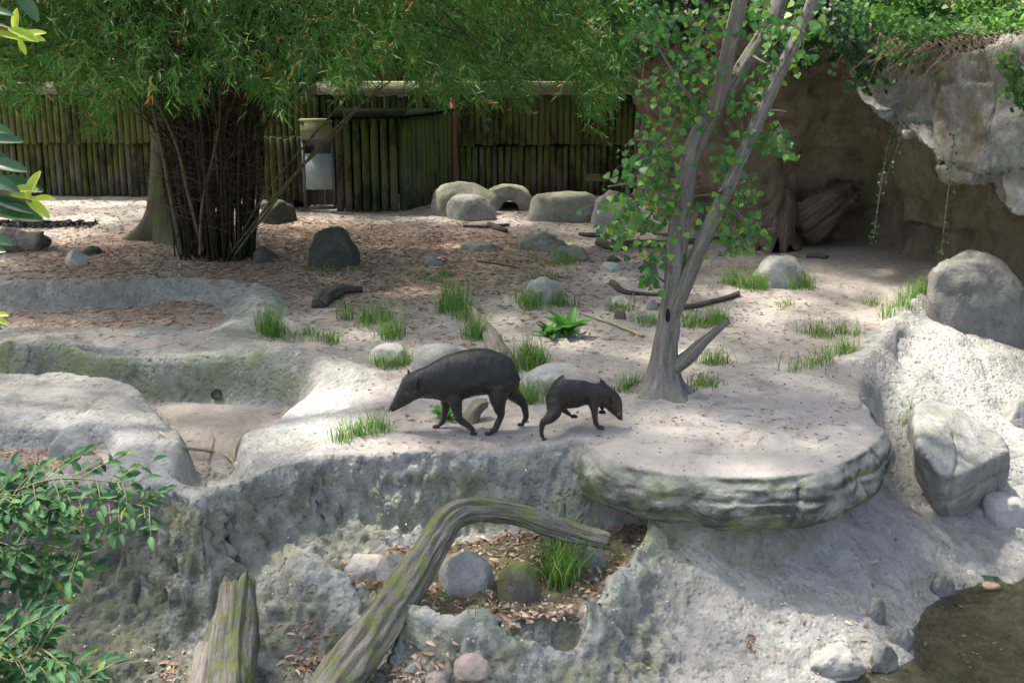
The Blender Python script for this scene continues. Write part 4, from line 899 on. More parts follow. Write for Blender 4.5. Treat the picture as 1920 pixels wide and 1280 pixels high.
outw = sp - (bb + [0, 0, 2.5]); outw[:, 2] = 0; outw /= np.linalg.norm(outw, axis=1)[:, None] + 1e-6
sd_ = outw * .7 + g.normal(size=(m, 3)) * .55 + [0, 0, -.55]; sd_ /= np.linalg.norm(sd_, axis=1)[:, None]
tt = np.tile(np.linspace(0, 1, k), m); S = np.repeat(sp, k, 0); SD = np.repeat(sd_, k, 0)
pos = S + SD * (tt * .26)[:, None] + g.normal(size=(m * k, 3)) * .012
ld = SD * .75 + g.normal(size=(m * k, 3)) * .5 + [0, 0, -.22]; ln = g.normal(size=(m * k, 3)) * .5 + [0, -.35, .8]
L = g.uniform(.10, .19, m * k)
V, F = instances(LEAF2[0], LEAF2[1], pos, frames(ld, ln), np.c_[L, g.uniform(.017, .026, m * k), L * .35])
var = np.clip(np.repeat(g.random(m) * .45 + .12, k) + g.random(m * k) * .3, 0, .88)
dry = (g.random(m * k) < .03) | np.repeat(g.random(m) < .015, k); var = np.where(dry, g.uniform(.91, 1., m * k), var)
M['bamboo_leaf'] = m_leaf('bamboo_leaf', [(0, (.035, .11, .02)), (.4, (.06, .18, .03)), (.75, (.11, .25, .045)), (.89, (.19, .30, .06)), (.905, (.38, .25, .06)), (1, (.46, .22, .06))], .45, .42, .45)
build('foliage', V, F, M['bamboo_leaf'], t, attrs={'var': np.repeat(var, 4)}, kind='stuff')
tw = [tube([sp[i], sp[i] + sd_[i] * .3], [.004, .002], 3, 3, caps=False) for i in range(0, m, 3)]
V, F, uv = join(tw); build('fine_twigs', V, F, M['culm'], t, uv=uv, kind='stuff')
V, F, A = leaf_cloud(bb + [1.0, .2, 6.0], (6.0, 4.0, 1.4), 7500, .26, 41, wr=.2)
build('crown', V, F, M['bamboo_leaf'], t, attrs={'var': A * .8}, kind='stuff')

# ------------------------------------------------------------------ trees and shrubs behind
M['back_leaf'] = m_leaf('back_tree_leaf', [(0, (.03, .095, .02)), (.5, (.065, .17, .035)), (1, (.14, .28, .06))], .45, .5, .3)
M['dark_leaf'] = m_leaf('dark_leaf', [(0, (.018, .055, .018)), (.5, (.035, .095, .035)), (1, (.08, .15, .06))], .3, .45, .4)
def back_tree(x, y, h, rx, seed, label, mat='back_leaf', n=5200, L=.2, low=1.2):
    t = thing('tree', (x, y, 0), label, 'tree', 'trees beyond the log fence')
    V, F, uv = tube([[x, y, -.1], [x + .1, y, h * .4], [x, y + .1, h * .8]], [.2, .15, .06], 10, 16, .1); build('trunk', V, F, M['bark_dark'], t, uv=uv)
    V, F, A = cloud_join([leaf_cloud((x, y, low + (h - low) * .5), (rx, rx * .8, (h - low) * .55), n, L, seed)])
    build('crown', V, F, M[mat], t, attrs={'var': A}, kind='stuff')
back_tree(-12, 29.5, 7.5, 2.8, 51, 'leafy tree beyond the fence at the far left')
back_tree(-8, 30, 7, 2.6, 52, 'leafy tree beyond the fence just left of the bamboo')
back_tree(-4.2, 30, 7.2, 2.5, 53, 'leafy tree beyond the fence behind the bamboo crown')
back_tree(-.8, 30.5, 7, 2.5, 54, 'leafy tree beyond the fence above the shed')
back_tree(1.8, 29.8, 7, 2.2, 55, 'brighter leafy tree beyond the fence next to the cave', n=6500)
back_tree(-6, 36, 10, 4.5, 56, 'taller tree farther back on the left beyond the fence', n=5000, L=.3)
back_tree(2.5, 37, 10, 4.5, 57, 'taller tree farther back on the right beyond the fence', n=5000, L=.3)
back_tree(-14, 36, 10, 4.5, 58, 'tall tree at the far left beyond the fence corner', n=5000, L=.3)
for i_, (x_, lb_) in enumerate(((-13, 'dense dark hedge bush beyond the fence at far left'), (-10.2, 'dense dark hedge bush beyond the fence left of the mossy trunk'), (-7.5, 'dense dark hedge bush beyond the fence behind the mossy trunk'), (-4.8, 'dense dark hedge bush beyond the fence behind the bamboo'), (-2.2, 'dense dark hedge bush beyond the fence behind the gate'), (.3, 'dense dark hedge bush beyond the fence behind the shed'))):
    back_tree(x_, 28.2, 5.2, 1.9, 250 + i_, lb_, 'dark_leaf', 5200, .2, .6)
def shrub(px, row, y, rx, ry, rz, n, L, seed, label, mat='dark_leaf', tmpl=LEAF4, wr=.6, name='shrub'):
    c = D(px, row, y); b0 = c - [0, 0, rz]
    t = thing(name, b0, label, 'shrub'); sts = []
    for k in range(6):
        d_ = rdir(1)[0] * [rx, ry, 0] * .6; sts.append(tube([b0, b0 + d_ * .4 + [0, 0, rz * .7], c + d_ + [0, 0, rz * .3]], [.03, .02, .006], 5, 8, .1))
    V, F, uv = join(sts); build('stems', V, F, M['twig'], t, uv=uv)
    V, F, A = leaf_cloud(c, (rx, ry, rz), n, L, seed, tmpl, wr); build('foliage', V, F, M[mat], t, attrs={'var': A}, kind='stuff')
shrub(1190, 60, 21.5, .8, .6, .7, 1500, .14, 61, 'blue-green leafy shrub on the hill beside the bamboo tips')
shrub(1300, 30, 20.5, 1.2, .7, .7, 2200, .14, 62, 'dark shrub on the cave roof behind the slender tree')
shrub(1440, 20, 19.5, 1.2, .7, .7, 2200, .14, 63, 'dark shrub above the mouth of the cave')
shrub(1560, 15, 18.3, .8, .6, .6, 2000, .11, 64, 'dark evergreen shrub where the overhang meets the cave roof')
shrub(1700, 15, 18.8, 1.0, .6, .5, 2600, .09, 65, 'light green shrub on top of the overhang', 'back_leaf')
shrub(1830, 20, 18.2, 1.1, .6, .5, 2600, .10, 66, 'bright bushy shrub on the overhang at the upper right', 'back_leaf')
shrub(1940, 20, 17.0, .6, .5, .5, 900, .22, 67, 'broad-bladed plant in the upper right corner', 'back_leaf', wr=.2)
# ivy curtain over the overhang's left corner, hanging vines, dry roots, grass on top
def ivy(name, pts, y, n, L, seed, label, spread=(14, 14), mat='dark_leaf'):
    g = np.random.default_rng(seed); q = spline(np.array([[a, b_, 0] for a, b_ in pts], float), 60); i = g.integers(0, 60, n)
    c = np.array([D(q[k, 0] + g.normal() * spread[0], q[k, 1] + g.normal() * spread[1], y - g.random() * .25) for k in i])
    t = thing(name, D(pts[0][0], pts[0][1], y), label, 'vine')
    V, F = instances(LEAF4[0], LEAF4[1], c, frames(rdir(n, g) + [0, -.2, -.8], rdir(n, g) * .6 + [0, -1, .3]), L * g.uniform(.7, 1.3, n))
    build('leaves', V, F, M[mat], t, attrs={'var': np.repeat(g.random(n), 7)}, kind='stuff')
    V, F, uv = tube([D(a, b_, y) for a, b_ in pts], [.008, .008, .004], 5, 40, .2); build('stem', V, F, M['twig'], t, uv=uv)
ivy('ivy', [(1560, 30), (1600, 60), (1615, 100), (1628, 140)], 17.3, 420, .09, 71, 'dark ivy spilling over the left corner of the overhang', (22, 22))
ivy('ivy', [(1640, 20), (1690, 60), (1720, 110)], 16.6, 260, .07, 72, 'sparse ivy trailing over the overhang\'s lip', (40, 20), 'back_leaf')
ivy('ivy', [(1890, 110), (1905, 150), (1915, 190)], 15.3, 160, .07, 73, 'ivy on the rock face at the right edge', (14, 14), 'back_leaf')
ivy('hanging_vine', [(1672, 235), (1655, 330), (1637, 450)], 17.0, 90, .038, 74, 'long thin leafy vine hanging in front of the cave', (4, 3), 'dark_leaf')
ivy('hanging_vine', [(1690, 250), (1678, 290), (1660, 340)], 16.8, 26, .038, 75, 'short leafy vine beside the long one', (4, 3), 'dark_leaf')
ivy('hanging_vine', [(1790, 250), (1778, 360), (1765, 470)], 15.7, 50, .038, 76, 'leafy vine hanging down the dark crack at right', (4, 3), 'dark_leaf')
g = np.random.default_rng(80); st_ = []
for i in range(300):
    a = g.uniform(1590, 1960); y0 = np.interp(a, [1590, 1720, 1920], [17.5, 16.7, 15.6]) - .1; r0 = np.interp(a, [1590, 1650, 1720, 1800, 1960], [50, 75, 95, 92, 70]) + g.normal() * 8
    p0 = D(a, r0, y0 + .2); dx = g.normal() * .4; Lh = g.uniform(.08, .62) * (.4 + .9 * g.random())
    st_.append(tube([p0 + [0, .3, .08], p0 + [dx * .3, -.08, .05], p0 + [dx * .7, -.16, -.4 * Lh], p0 + [dx, -.14, -Lh]], [.005, .005, .004, .0015], 3, 7, caps=False))
V, F, uv = join(st_); M['dry_root'] = m_plain('dry_roots', (.30, .22, .165), .9, .5, 8)
build('dry_roots', V, F, M['dry_root'], uv=uv, kind='stuff', label='tangle of dry brown roots hanging over the overhang\'s lip', cat='roots')

g = np.random.default_rng(82); nL = 9000
a_ = g.uniform(1560, 2050, nL); yy_ = np.interp(a_, [1560, 1720, 1920, 2050], [17.9, 17.0, 15.9, 15.0]) + g.random(nL) ** 1.5 * 3.2 - .1
tz = np.interp(a_, [1560, 1650, 1720, 1800, 1920, 2050], [3.55, 3.42, 3.25, 3.28, 3.45, 3.5]) + .10 * (yy_ - 17) + .10 * g.normal(size=nL) + .12
c_ = np.stack([(a_ - 960) / FPX * (yy_ * ct + (HC - tz) * st), yy_, tz], 1)
V, F = instances(LEAF4[0], LEAF4[1], c_, frames(rdir(nL, g) + [0, -.4, -.2], rdir(nL, g) * .6 + [0, -.4, 1]), g.uniform(.05, .11, nL))
build('ground_cover', V, F, M['back_leaf'], attrs={'var': np.repeat(np.clip(g.random(nL) * .7 + .3, 0, 1), 7)}, kind='stuff', label='bright creeping greenery covering the top of the overhang', cat='greenery')
# ------------------------------------------------------------------ grass and plants
BL = (np.array([[0, .5, 0], [0, -.5, 0], [.12, .42, .4], [.12, -.42, .4], [.38, .28, .76], [.38, -.28, .76], [.72, 0, .96]]), np.array([[0, 1, 3], [0, 3, 2], [2, 3, 5], [2, 5, 4], [4, 5, 6]]))
M['grass'] = m_leaf('grass_blade', [(0, (.055, .16, .03)), (.5, (.11, .26, .05)), (.8, (.20, .36, .085)), (.9, (.36, .38, .14)), (1, (.48, .42, .24))], .4, .5, .3)
def blades(c, n, h, wd, g, lean=.6):
    a = g.uniform(0, 2 * math.pi, n); c_, s_ = np.cos(a), np.sin(a); z0 = np.zeros(n)
    Mf = np.stack([np.stack([c_, s_, z0], 1), np.stack([-s_, c_, z0], 1), np.stack([z0, z0, z0 + 1], 1)], 2)
    hh = h * (.35 + .95 * g.random(n) ** 1.4)
    V, F = instances(BL[0], BL[1], c, Mf, np.c_[hh * lean * g.uniform(.3, 1.6, n), np.full(n, wd) * g.uniform(.7, 1.3, n), hh])
    return V, F, np.repeat(g.random(n), 7)
def tuft(lst, hpx, n, label, seed, rpx=10, name='grass_tuft', lean=.9, wd=.0075, kind=None):
    g = np.random.default_rng(seed); c = []; n = int(n * 1.15)
    nb = max(3, n // 26); tu = []
    for k in range(nb):
        a, b_ = lst[g.integers(len(lst))]; tu.append((a + g.normal() * rpx, b_ + g.normal() * rpx * .35))
    base = [G(*q) for q in tu]
    for k in range(n):
        q = base[g.integers(nb)]; x = q[0] + g.normal() * .06; y = q[1] + g.normal() * .06; c.append([x, y, float(gz(x, y)) - .01])
    h = hpx / ppm(base[0])
    V, F, A = blades(np.array(c), n, h, wd, g, lean); build(name, V, F, M['grass'], attrs={'var': A}, label=label, cat='grass', group='grass tufts on the yard', kind=kind)
T = tuft
T([(505, 622), (515, 630)], 52, 330, 'grass tuft against the outer rim of the dry pool', 1, 9)
T([(575, 630), (600, 637), (622, 642)], 26, 200, 'low grass patch between pool rim and pale rock', 2, 10)
T([(655, 598), (690, 604), (712, 600)], 38, 300, 'grass patch in the middle of the litter, left of the fallen log', 3, 8)
T([(732, 628), (738, 634)], 48, 180, 'upright grass tuft just below the grass patch left of the fallen log', 4, 6)
T([(845, 588), (862, 596), (856, 580)], 58, 330, 'tall grass at the thin end of the fallen log', 5, 9)
T([(885, 628), (895, 632)], 44, 200, 'grass along the left side of the fallen log', 6, 8)
T([(722, 686), (755, 690), (768, 680)], 32, 260, 'grass around the foot of the pale sandy rock', 7, 9, kind='stuff')
T([(660, 822), (690, 812), (712, 802)], 36, 320, 'grass tuft on the rim in front of the big pig\'s snout', 8, 10, lean=.9, kind='stuff')
T([(970, 668), (985, 690), (1000, 690)], 56, 320, 'tall grass on the right of the fallen log behind the big pig', 9, 9)
T([(985, 752), (1010, 758), (1040, 750)], 40, 340, 'grass between the two pigs', 10, 12, lean=.9)
T([(985, 568), (1040, 574), (1070, 572), (1000, 578)], 34, 420, 'grass around the wedge-shaped boulder', 11, 10)
T([(1150, 580), (1165, 581), (1180, 582)], 20, 200, 'pale grass beside the small brown stone', 12, 9, kind='stuff')
T([(1000, 468), (1045, 484), (1080, 486), (1060, 492)], 20, 420, 'grass among the low rocks before the fence', 13, 9, kind='stuff')
T([(1210, 610), (1228, 604)], 24, 160, 'grass left of the slender tree\'s trunk', 14, 10)
T([(1300, 612), (1330, 614), (1345, 606)], 32, 380, 'thick grass right of the slender tree\'s trunk', 15, 9)
T([(1325, 682), (1345, 678)], 32, 180, 'grass right of the broken dead side branch', 16, 9)
T([(1182, 730), (1192, 726)], 30, 170, 'grass at the left foot of the slender tree', 17, 6)
T([(1312, 724), (1324, 722)], 26, 150, 'grass at the right foot of the slender tree', 18, 6)
T([(1370, 534), (1395, 540), (1420, 540), (1440, 536)], 34, 460, 'broad grass patch left of the boulder before the cave', 19, 10)
T([(1490, 540), (1510, 540)], 30, 220, 'grass right of the boulder before the cave', 20, 8)
T([(1500, 694), (1530, 684), (1560, 670), (1580, 660)], 34, 330, 'grass strip along the back edge of the slab', 21, 8, kind='stuff')
T([(1520, 622), (1545, 628), (1590, 628)], 28, 280, 'grass patch in the sand right of the tree', 22, 10)
T([(1665, 596), (1690, 575), (1710, 558), (1725, 546)], 34, 420, 'grass strip growing along the right rim', 23, 6, kind='stuff')
T([(1555, 568), (1475, 572), (1630, 572), (1500, 575)], 14, 160, 'tiny grass sprouts scattered on the sand before the cave', 24, 7, kind='stuff')
T([(805, 525), (830, 520)], 20, 120, 'faint grass sprouts in the litter right of the dome boulder', 25, 8)
T([(1010, 525), (1025, 522)], 22, 120, 'grass sprouts behind the wedge-shaped boulder', 26, 8)
T([(1050, 1095), (1060, 1085), (1045, 1080)], 95, 330, 'long-bladed bright grass clump spilling over the planter rim', 27, 8, lean=1.0, wd=.011, kind='stuff')
T([(885, 1140), (905, 1142), (830, 1130)], 14, 130, 'tiny grass at the planter\'s front edge', 28, 8, kind='stuff')
T([(1070, 1015), (1090, 1022)], 22, 120, 'small grass behind the curved log', 29, 8)
T([(620, 505), (655, 503), (590, 503)], 12, 160, 'low weeds round the foot of the dome boulder', 30, 8)
T([(1700, 800), (1708, 770), (1715, 830)], 26, 130, 'grass wisps in the crack left of the angular block', 31, 5)
T([(150, 872), (140, 868), (70, 880)], 22, 140, 'grass wisps between the stones on the pool rim', 32, 7)
# broad-leaved plant
M['dock_leaf'] = m_leaf('broad_leaf', [(0, (.05, .17, .03)), (.6, (.09, .27, .045)), (1, (.16, .36, .07))], .4, .5, .35, attr=None)
LF = spline  # (leaf template with many segments)
def leaf_template(nseg=6, fold=.12, bend=.35, tipw=.0, wpow=.8):
    V = []; F = []
    for i in range(nseg + 1):
        t_ = i / nseg; w_ = math.sin(math.pi * min(1, t_ * .96 + .02)) ** wpow * .5; z = -bend * t_ * t_
        V += [[t_, w_, z + fold * w_ * 2], [t_, 0, z], [t_, -w_, z + fold * w_ * 2]]
    for i in range(nseg):
        a = i * 3
        F += [[a, a + 3, a + 4, a + 1], [a + 1, a + 4, a + 5, a + 2]]
    return np.array(V, float), F
lt = leaf_template()
def place_leaf(me, parent, pos, d, nrm, L, wd, name='leaf'):
    Mf = frames(np.array([d], float), np.array([nrm], float))[0] * np.array([L, wd, L])
    o = link(name, me, None, parent); o.matrix_local = Matrix([list(Mf[r_]) + [pos[r_] - OFF[parent.name][r_]] for r_ in range(3)] + [[0, 0, 0, 1]]); return o
dm = mesh_np('leaf', lt[0], lt[1]); dm.materials.append(M['dock_leaf'])
def rosette(px, row, hpx, n, label, seed):
    g = np.random.default_rng(seed); b0 = G(px, row); pm = ppm(b0); t = thing('broadleaf_plant', b0, label, 'plant')
    for i in range(n):
        a = g.uniform(0, 6.28); el = g.uniform(.4, 1.3); d_ = [math.cos(a) * math.cos(el), math.sin(a) * math.cos(el), math.sin(el)]
        L = hpx / pm * g.uniform(.7, 1.1); q = b0 + [g.normal() * .03, g.normal() * .03, 0]
        place_leaf(dm, t, q, d_, [-d_[0] * .6, -d_[1] * .6, 1], L, L * .36)
rosette(1030, 632, 42, 12, 'leafy broad-leaved plant, left of a taller twin, in the middle yard', 1)
rosette(1065, 628, 58, 15, 'taller broad-leaved plant standing alone on the middle sand', 2)
rosette(838, 785, 36, 12, 'leafy weed behind the big pig\'s front leg', 3)
rosette(850, 700, 36, 10, 'light green weed peeping over the big pig\'s back', 4)

# ------------------------------------------------------------------ the two pigs
s = N('pig_skin'); oc = s.objc()
n1 = s.noise(oc, 7, 5, .6); wr = s.noise(s.vscale(oc, (46, 10, 9)), 1, 4, .6, 1.5); n3 = s.noise(oc, 120, 3, .7)
col = s.ramp(s.math('ADD', s.math('MULTIPLY', n1, .7), s.math('MULTIPLY', n3, .3)), [(.3, (.004, .0036, .0035)), (.5, (.0095, .0083, .008)), (.72, (.022, .019, .0175))])
col = s.mix(s.mapr(s.attr('pm', 1), 0, 1, 0, .6), col, (.10, .062, .052))
col = s.mix(s.math('MULTIPLY', s.attr('pm', 2), s.mapr(s.noise(oc, 30, 4, .6), .3, .6)), col, (.13, .118, .108))
mud = s.mapr(s.math('ADD', s.attr('pm', 0), s.math('MULTIPLY', s.math('SUBTRACT', s.noise(oc, 26, 5, .6), .5), .25)), .45, .55)
col = s.mix(mud, col, s.mix(n1, (.19, .165, .145), (.27, .24, .215)))
M['pig'] = s.done(col, s.mix(mud, s.mix(s.mapr(s.noise(oc, 5, 3), .35, .65), (.28, .28, .28), (.5, .5, .5)), (.95, .95, .95)), s.math('ADD', wr, s.math('MULTIPLY', n3, .35)), .7, .016, .5)
M['eye'] = m_plain('dark_eye', (.012, .009, .008), .12, 0, 5, .6)
M['hoof'] = m_plain('hoof', (.03, .027, .025), .6, .3, 30)
M['ear'] = m_plain('ear_skin', (.04, .026, .022), .7, .4, 40)
def loft(stations, ns=24):
    """stations: (top xyz, bottom xyz, half width, squareness)"""
    V = []; F = []
    a = np.linspace(0, 2 * math.pi, ns, endpoint=False)
    st_ = np.array([[*s_[0], *s_[1], s_[2]] for s_ in stations], float); m = len(st_) * 4
    sp_ = np.column_stack([spline(np.c_[st_[:, k], st_[:, k], st_[:, k]], m)[:, 0] for k in range(7)])
    for r_ in sp_:
        tp, bt, hw = r_[:3], r_[3:6], max(r_[6], .003); c = (tp + bt) / 2; h = (tp - bt) / 2
        side = np.array([0, 1., 0]); ca, sa = np.cos(a), np.sin(a)
        ex = .86
        V.append(c + (np.sign(ca) * np.abs(ca) ** ex)[:, None] * h + (np.sign(sa) * np.abs(sa) ** ex * hw)[:, None] * side)
    V = np.vstack(V); n = len(sp_)
    for k in range(n - 1):
        for j in range(ns): F.append([k * ns + j, k * ns + (j + 1) % ns, (k + 1) * ns + (j + 1) % ns, (k + 1) * ns + j])
    F.append(list(range(ns))[::-1]); F.append([(n - 1) * ns + j for j in range(ns)])
    return V, F, np.zeros((len(V), 2))
def limb(pts, rad):
    V, F, uv = tube(np.array(pts, float), rad, 14, len(pts) * 5); return V, F, uv
def weld(V, F):
    u, inv = np.unique(np.round(V, 6), axis=0, return_inverse=True); inv = inv.ravel()
    out = []
    for f in F:
        g_ = [int(inv[i]) for i in f]; g_ = [x for k, x in enumerate(g_) if x != g_[k - 1]]
        if len(g_) > 2: out.append(g_)
    return u, out
def make_pig(label, base, body, limbs, ears, eyes, nose, tail, cv, mudbox=None, flip=1, vox=.0105, marks=(), mouth=()):
    parts = [loft([(cv(*a, .0), cv(*b_, .0), hw) for a, b_, hw in body])]
    for pts, rad in limbs: parts.append(limb([cv(x, z, y) for x, z, y in pts], rad))
    V, F, _ = join(parts); V, F = weld(V, F)
    V, F, nr = voxel(V, F, vox, 12)
    # muscle relief
    V = V + nr * (fbm(V * 5, 4, .55, 2.) * .012 + fbm(V * np.array([30, 9, 9.]), 2, .5, 4.) * .005)[:, None]
    mudm = np.zeros(len(V)); pale_ = np.zeros(len(V))
    for (mx, mz, mr, ms) in marks:
        q_ = cv(mx, mz); pale_ = np.maximum(pale_, ms * np.exp(-(((V[:, 0] - q_[0]) / mr[0]) ** 2 + ((V[:, 2] - q_[2]) / mr[1]) ** 2)))
    if mudbox is not None: mudm = mudbox(V)
    pk = sstep(.34, .05, V[:, 2]) * .35
    o = build('pig', V + base, F, M['pig'], origin=base, attrs={'pm': np.c_[mudm, pk, pale_]}, label=label, cat='pig')
    def child(name, V, F, m, uv=None): build(name, np.asarray(V) + base, F, M[m], o, uv=uv)
    for c, r_ in eyes:
        child('eye', ICO[3][0] * r_ + cv(*c), ICO[3][1], 'eye')
    for root, tip, wd in ears:
        a, b_ = cv(*root), cv(*tip); V, F, uv = tube([a, a + (b_ - a) * .5 + [0, 0, .004], b_], [wd * .55, wd * .5, .004], 10, 10); m_ = (a + b_) / 2
        d_ = (b_ - a) / np.linalg.norm(b_ - a); ax = np.array([1., 0, 0]); e = (V - a) @ ax; V = V - (e * .55)[:, None] * ax
        child('ear', V, F, 'ear', uv)
    for c, r_ in nose: child('nostril', ICO[2][0] * r_ + cv(*c), ICO[2][1], 'eye')
    for ln_ in mouth:
        V, F, uv = tube([cv(*q) for q in ln_], [.002, .0035, .002], 5, 12); child('mouth', V, F, 'eye', uv)
    V, F, uv = tube([cv(*q) for q in tail[0]], tail[1], 7, 24); child('tail', V, F, 'hoof', uv)
    for pts, rad in limbs:                                     # cloven hooves
        f0, f1 = cv(pts[-2][0], pts[-2][1], pts[-2][2]), cv(pts[-1][0], pts[-1][1], pts[-1][2])
        d_ = f1 - f0; 
        for sy in (-1, 1):
            V = ICO[3][0] * np.array([.034, .013, .016]); V[:, 0] += .012; V[:, 2] = np.maximum(V[:, 2], -.009) - .010
            q = f1 + d_ / (np.linalg.norm(d_) + 1e-6) * .012 + [0, sy * .014, 0]; sgn = flip
            V[:, 0] *= -sgn; child('hoof', V + q, ICO[3][1], 'hoof')
    return o
# big pig, measured on an enlarged crop (1178 crop px per metre)
bp = G(905, 808); bp[2] = float(gz(bp[0], bp[1])) + .005
cx0, cz0, S1 = 1190., 1105., 1165.
cvb = lambda x, z, y=0.: np.array([(x - cx0) / S1, y, (cz0 - z) / (S1 * .955)])
body = [((158, 852), (200, 906), .030), ((176, 828), (236, 898), .036), ((226, 742), (310, 862), .050), ((282, 630), (395, 812), .070), ((338, 528), (455, 772), .090), ((440, 472), (560, 750), .098), ((570, 415), (690, 755), .115), ((740, 318), (830, 790), .145),
        ((940, 250), (960, 765), .165), ((1130, 224), (1120, 722), .172), ((1300, 242), (1270, 700), .165), ((1440, 300), (1400, 700), .152), ((1530, 385), (1490, 690), .125), ((1585, 490), (1545, 640), .075), ((1592, 545), (1572, 600), .03)]
limbs_b = [([(800, 640, .055), (790, 780, .09), (785, 890, .095), (765, 970, .095), (745, 1050, .095), (700, 1082, .095)], [.07, .055, .042, .034, .029, .028]),
           ([(880, 600, -.055), (900, 760, -.085), (925, 880, -.10), (955, 955, -.10), (1030, 1005, -.10), (1080, 1050, -.10), (1098, 1078, -.10)], [.085, .066, .045, .035, .029, .025, .022]),
           ([(1410, 520, -.045), (1365, 700, -.08), (1375, 820, -.105), (1392, 890, -.105), (1360, 980, -.105), (1325, 1050, -.105), (1275, 1082, -.105)], [.11, .092, .060, .041, .032, .029, .028]),
           ([(1470, 540, .045), (1500, 690, .075), (1580, 790, .10), (1632, 850, .10), (1655, 930, .10), (1662, 1010, .10), (1630, 1058, .10)], [.11, .085, .055, .038, .032, .028, .027])]
make_pig('large dark grey pig walking left with its snout lowered', bp, body, limbs_b, [((478, 600, -.085), (545, 482, -.135), .062), ((395, 540, .075), (348, 478, .115), .055)],
         [((372, 668, -.078), .011), ((372, 668, .078), .011)], [((172, 880, -.018), .008), ((172, 880, .018), .008)], ([(1592, 530, 0), (1572, 600, -.02), (1530, 660, -.03), (1500, 720, -.03)], [.013, .011, .009, .012]), cvb, flip=1, marks=[(425, 680, (.015, .012), .7), (465, 655, (.013, .014), .7), (640, 695, (.06, .016), .5), (1350, 575, (.07, .018), .5), (1495, 545, (.025, .01), .5), (350, 800, (.03, .012), .4), (250, 830, (.02, .01), .4), (372, 668, (.022, .018), .55)], mouth=[[(205, 893, sg * .028), (262, 852, sg * .046), (330, 822, sg * .058), (352, 800, sg * .066)] for sg in (-1, 1)])
# small pig (1664 crop px per metre on its crop)
sp0 = G(1085, 805); sp0[2] = float(gz(sp0[0], sp0[1])) + .035
cx1, cz1, S2 = 840., 1000., 1650.
cvs = lambda x, z, y=0.: np.array([(x - cx1) / S2, y, (cz1 - z) / (S2 * .955)])
body = [((352, 560), (372, 600), .02), ((362, 520), (420, 690), .05), ((430, 390), (500, 770), .088), ((560, 262), (590, 760), .108), ((690, 205), (690, 735), .118), ((830, 183), (810, 725), .122), ((980, 205), (930, 680), .116), ((1110, 252), (1050, 655), .104), ((1220, 335), (1130, 665), .09),
        ((1320, 430), (1190, 690), .075), ((1410, 500), (1260, 745), .066), ((1478, 610), (1330, 810), .054), ((1498, 730), (1385, 850), .040), ((1508, 850), (1425, 893), .028), ((1508, 898), (1455, 912), .022)]
zf = -.10 * S2 * .955
limbs_s = [([(490, 600, -.03), (470, 740, -.065), (390, 840, -.09), (300, 885, -.09), (275, 990, -.09), (275, 1080, -.09), (300, 1135, -.09)], [.085, .07, .05, .034, .025, .022, .022]),
           ([(560, 620, .06), (580, 740, .08), (620, 800, .085), (665, 850, .085), (735, 882, .085)], [.075, .055, .036, .025, .02]),
           ([(1060, 520, -.042), (1050, 640, -.065), (1062, 740, -.08), (1078, 840, -.08), (1090, 920, -.08), (1130, 958, -.08)], [.07, .052, .036, .027, .022, .021]),
           ([(1140, 560, .06), (1165, 660, .07), (1190, 730, .075), (1198, 770, .075), (1188, 800, .075)], [.058, .04, .028, .024, .016])]
def mudb(V):
    x = V[:, 0] * S2 + cx1; z = cz1 - V[:, 2] * S2 * .955
    lowl = np.interp(x, [590, 640, 800, 900, 1000, 1100, 1160], [250, 262, 262, 268, 300, 318, 300])
    m_ = sstep(25, -25, z - lowl) * sstep(585, 625, x) * sstep(1165, 1130, x)
    m_ = np.maximum(m_, .62 * np.exp(-((x - 1430) / 45) ** 2 - ((z - 800) / 45) ** 2))
    return m_ * .95
make_pig('small dark pig with a pale mud patch on its back, head down on the slab', sp0, body, limbs_s, [((1335, 620, -.066), (1305, 515, -.105), .05), ((1370, 560, .06), (1400, 455, .095), .045)],
         [((1400, 690, -.057), .009), ((1400, 690, .057), .009)], [((1488, 908, -.012), .006), ((1488, 908, .012), .006)], ([(356, 560, -.01), (356, 620, -.02), (362, 690, -.02), (368, 740, -.02)], [.011, .009, .007, .012]), cvs, mudb, flip=-1, marks=[(1400, 690, (.02, .018), .5), (1440, 800, (.02, .02), .8), (1340, 585, (.01, .03), .5), (1100, 400, (.09, .05), .25)], mouth=[[(1470, 898, sg * .022), (1425, 850, sg * .036), (1385, 800, sg * .046)] for sg in (-1, 1)])

# ------------------------------------------------------------------ leaf litter, shells, dark mulch (uncountable)
M['dry_leaf'] = m_leaf('dry_leaf', [(0, (.16, .105, .075)), (.35, (.33, .23, .17)), (.7, (.49, .375, .29)), (.93, (.60, .51, .42)), (1, (.45, .20, .05))], .15, .7, .2)
g = np.random.default_rng(90)
def scatter(name, n, x0, x1, y0, y1, dens, L, wr, label, tmpl=LEAF2, curl=.6, mat='dry_leaf', lift=.004, tilt=.28, cat='leaves'):
    X = g.uniform(x0, x1, n * 3); Y = g.uniform(y0, y1, n * 3); k = np.nonzero(g.random(n * 3) < dens(X, Y))[0][:n]; X, Y = X[k], Y[k]; m = len(X)
    Z = gz(X, Y) + lift; e = .03; nx_ = -(gz(X + e, Y) - gz(X - e, Y)) / (2 * e); ny_ = -(gz(X, Y + e) - gz(X, Y - e)) / (2 * e)
    nv_ = np.c_[nx_, ny_, np.ones(m)] + g.normal(size=(m, 3)) * tilt; d_ = g.normal(size=(m, 3)) * [1, 1, .12]; LL = g.uniform(*L, m)
    V, F = instances(tmpl[0], tmpl[1], np.c_[X, Y, Z], frames(d_, nv_), np.c_[LL, LL * wr * g.uniform(.7, 1.3, m), LL * curl])
    return build(name, V, F, M[mat], attrs={'var': np.repeat(g.random(m), len(tmpl[0]))}, kind='stuff', label=label, cat=cat, origin=(0, 0, 0))
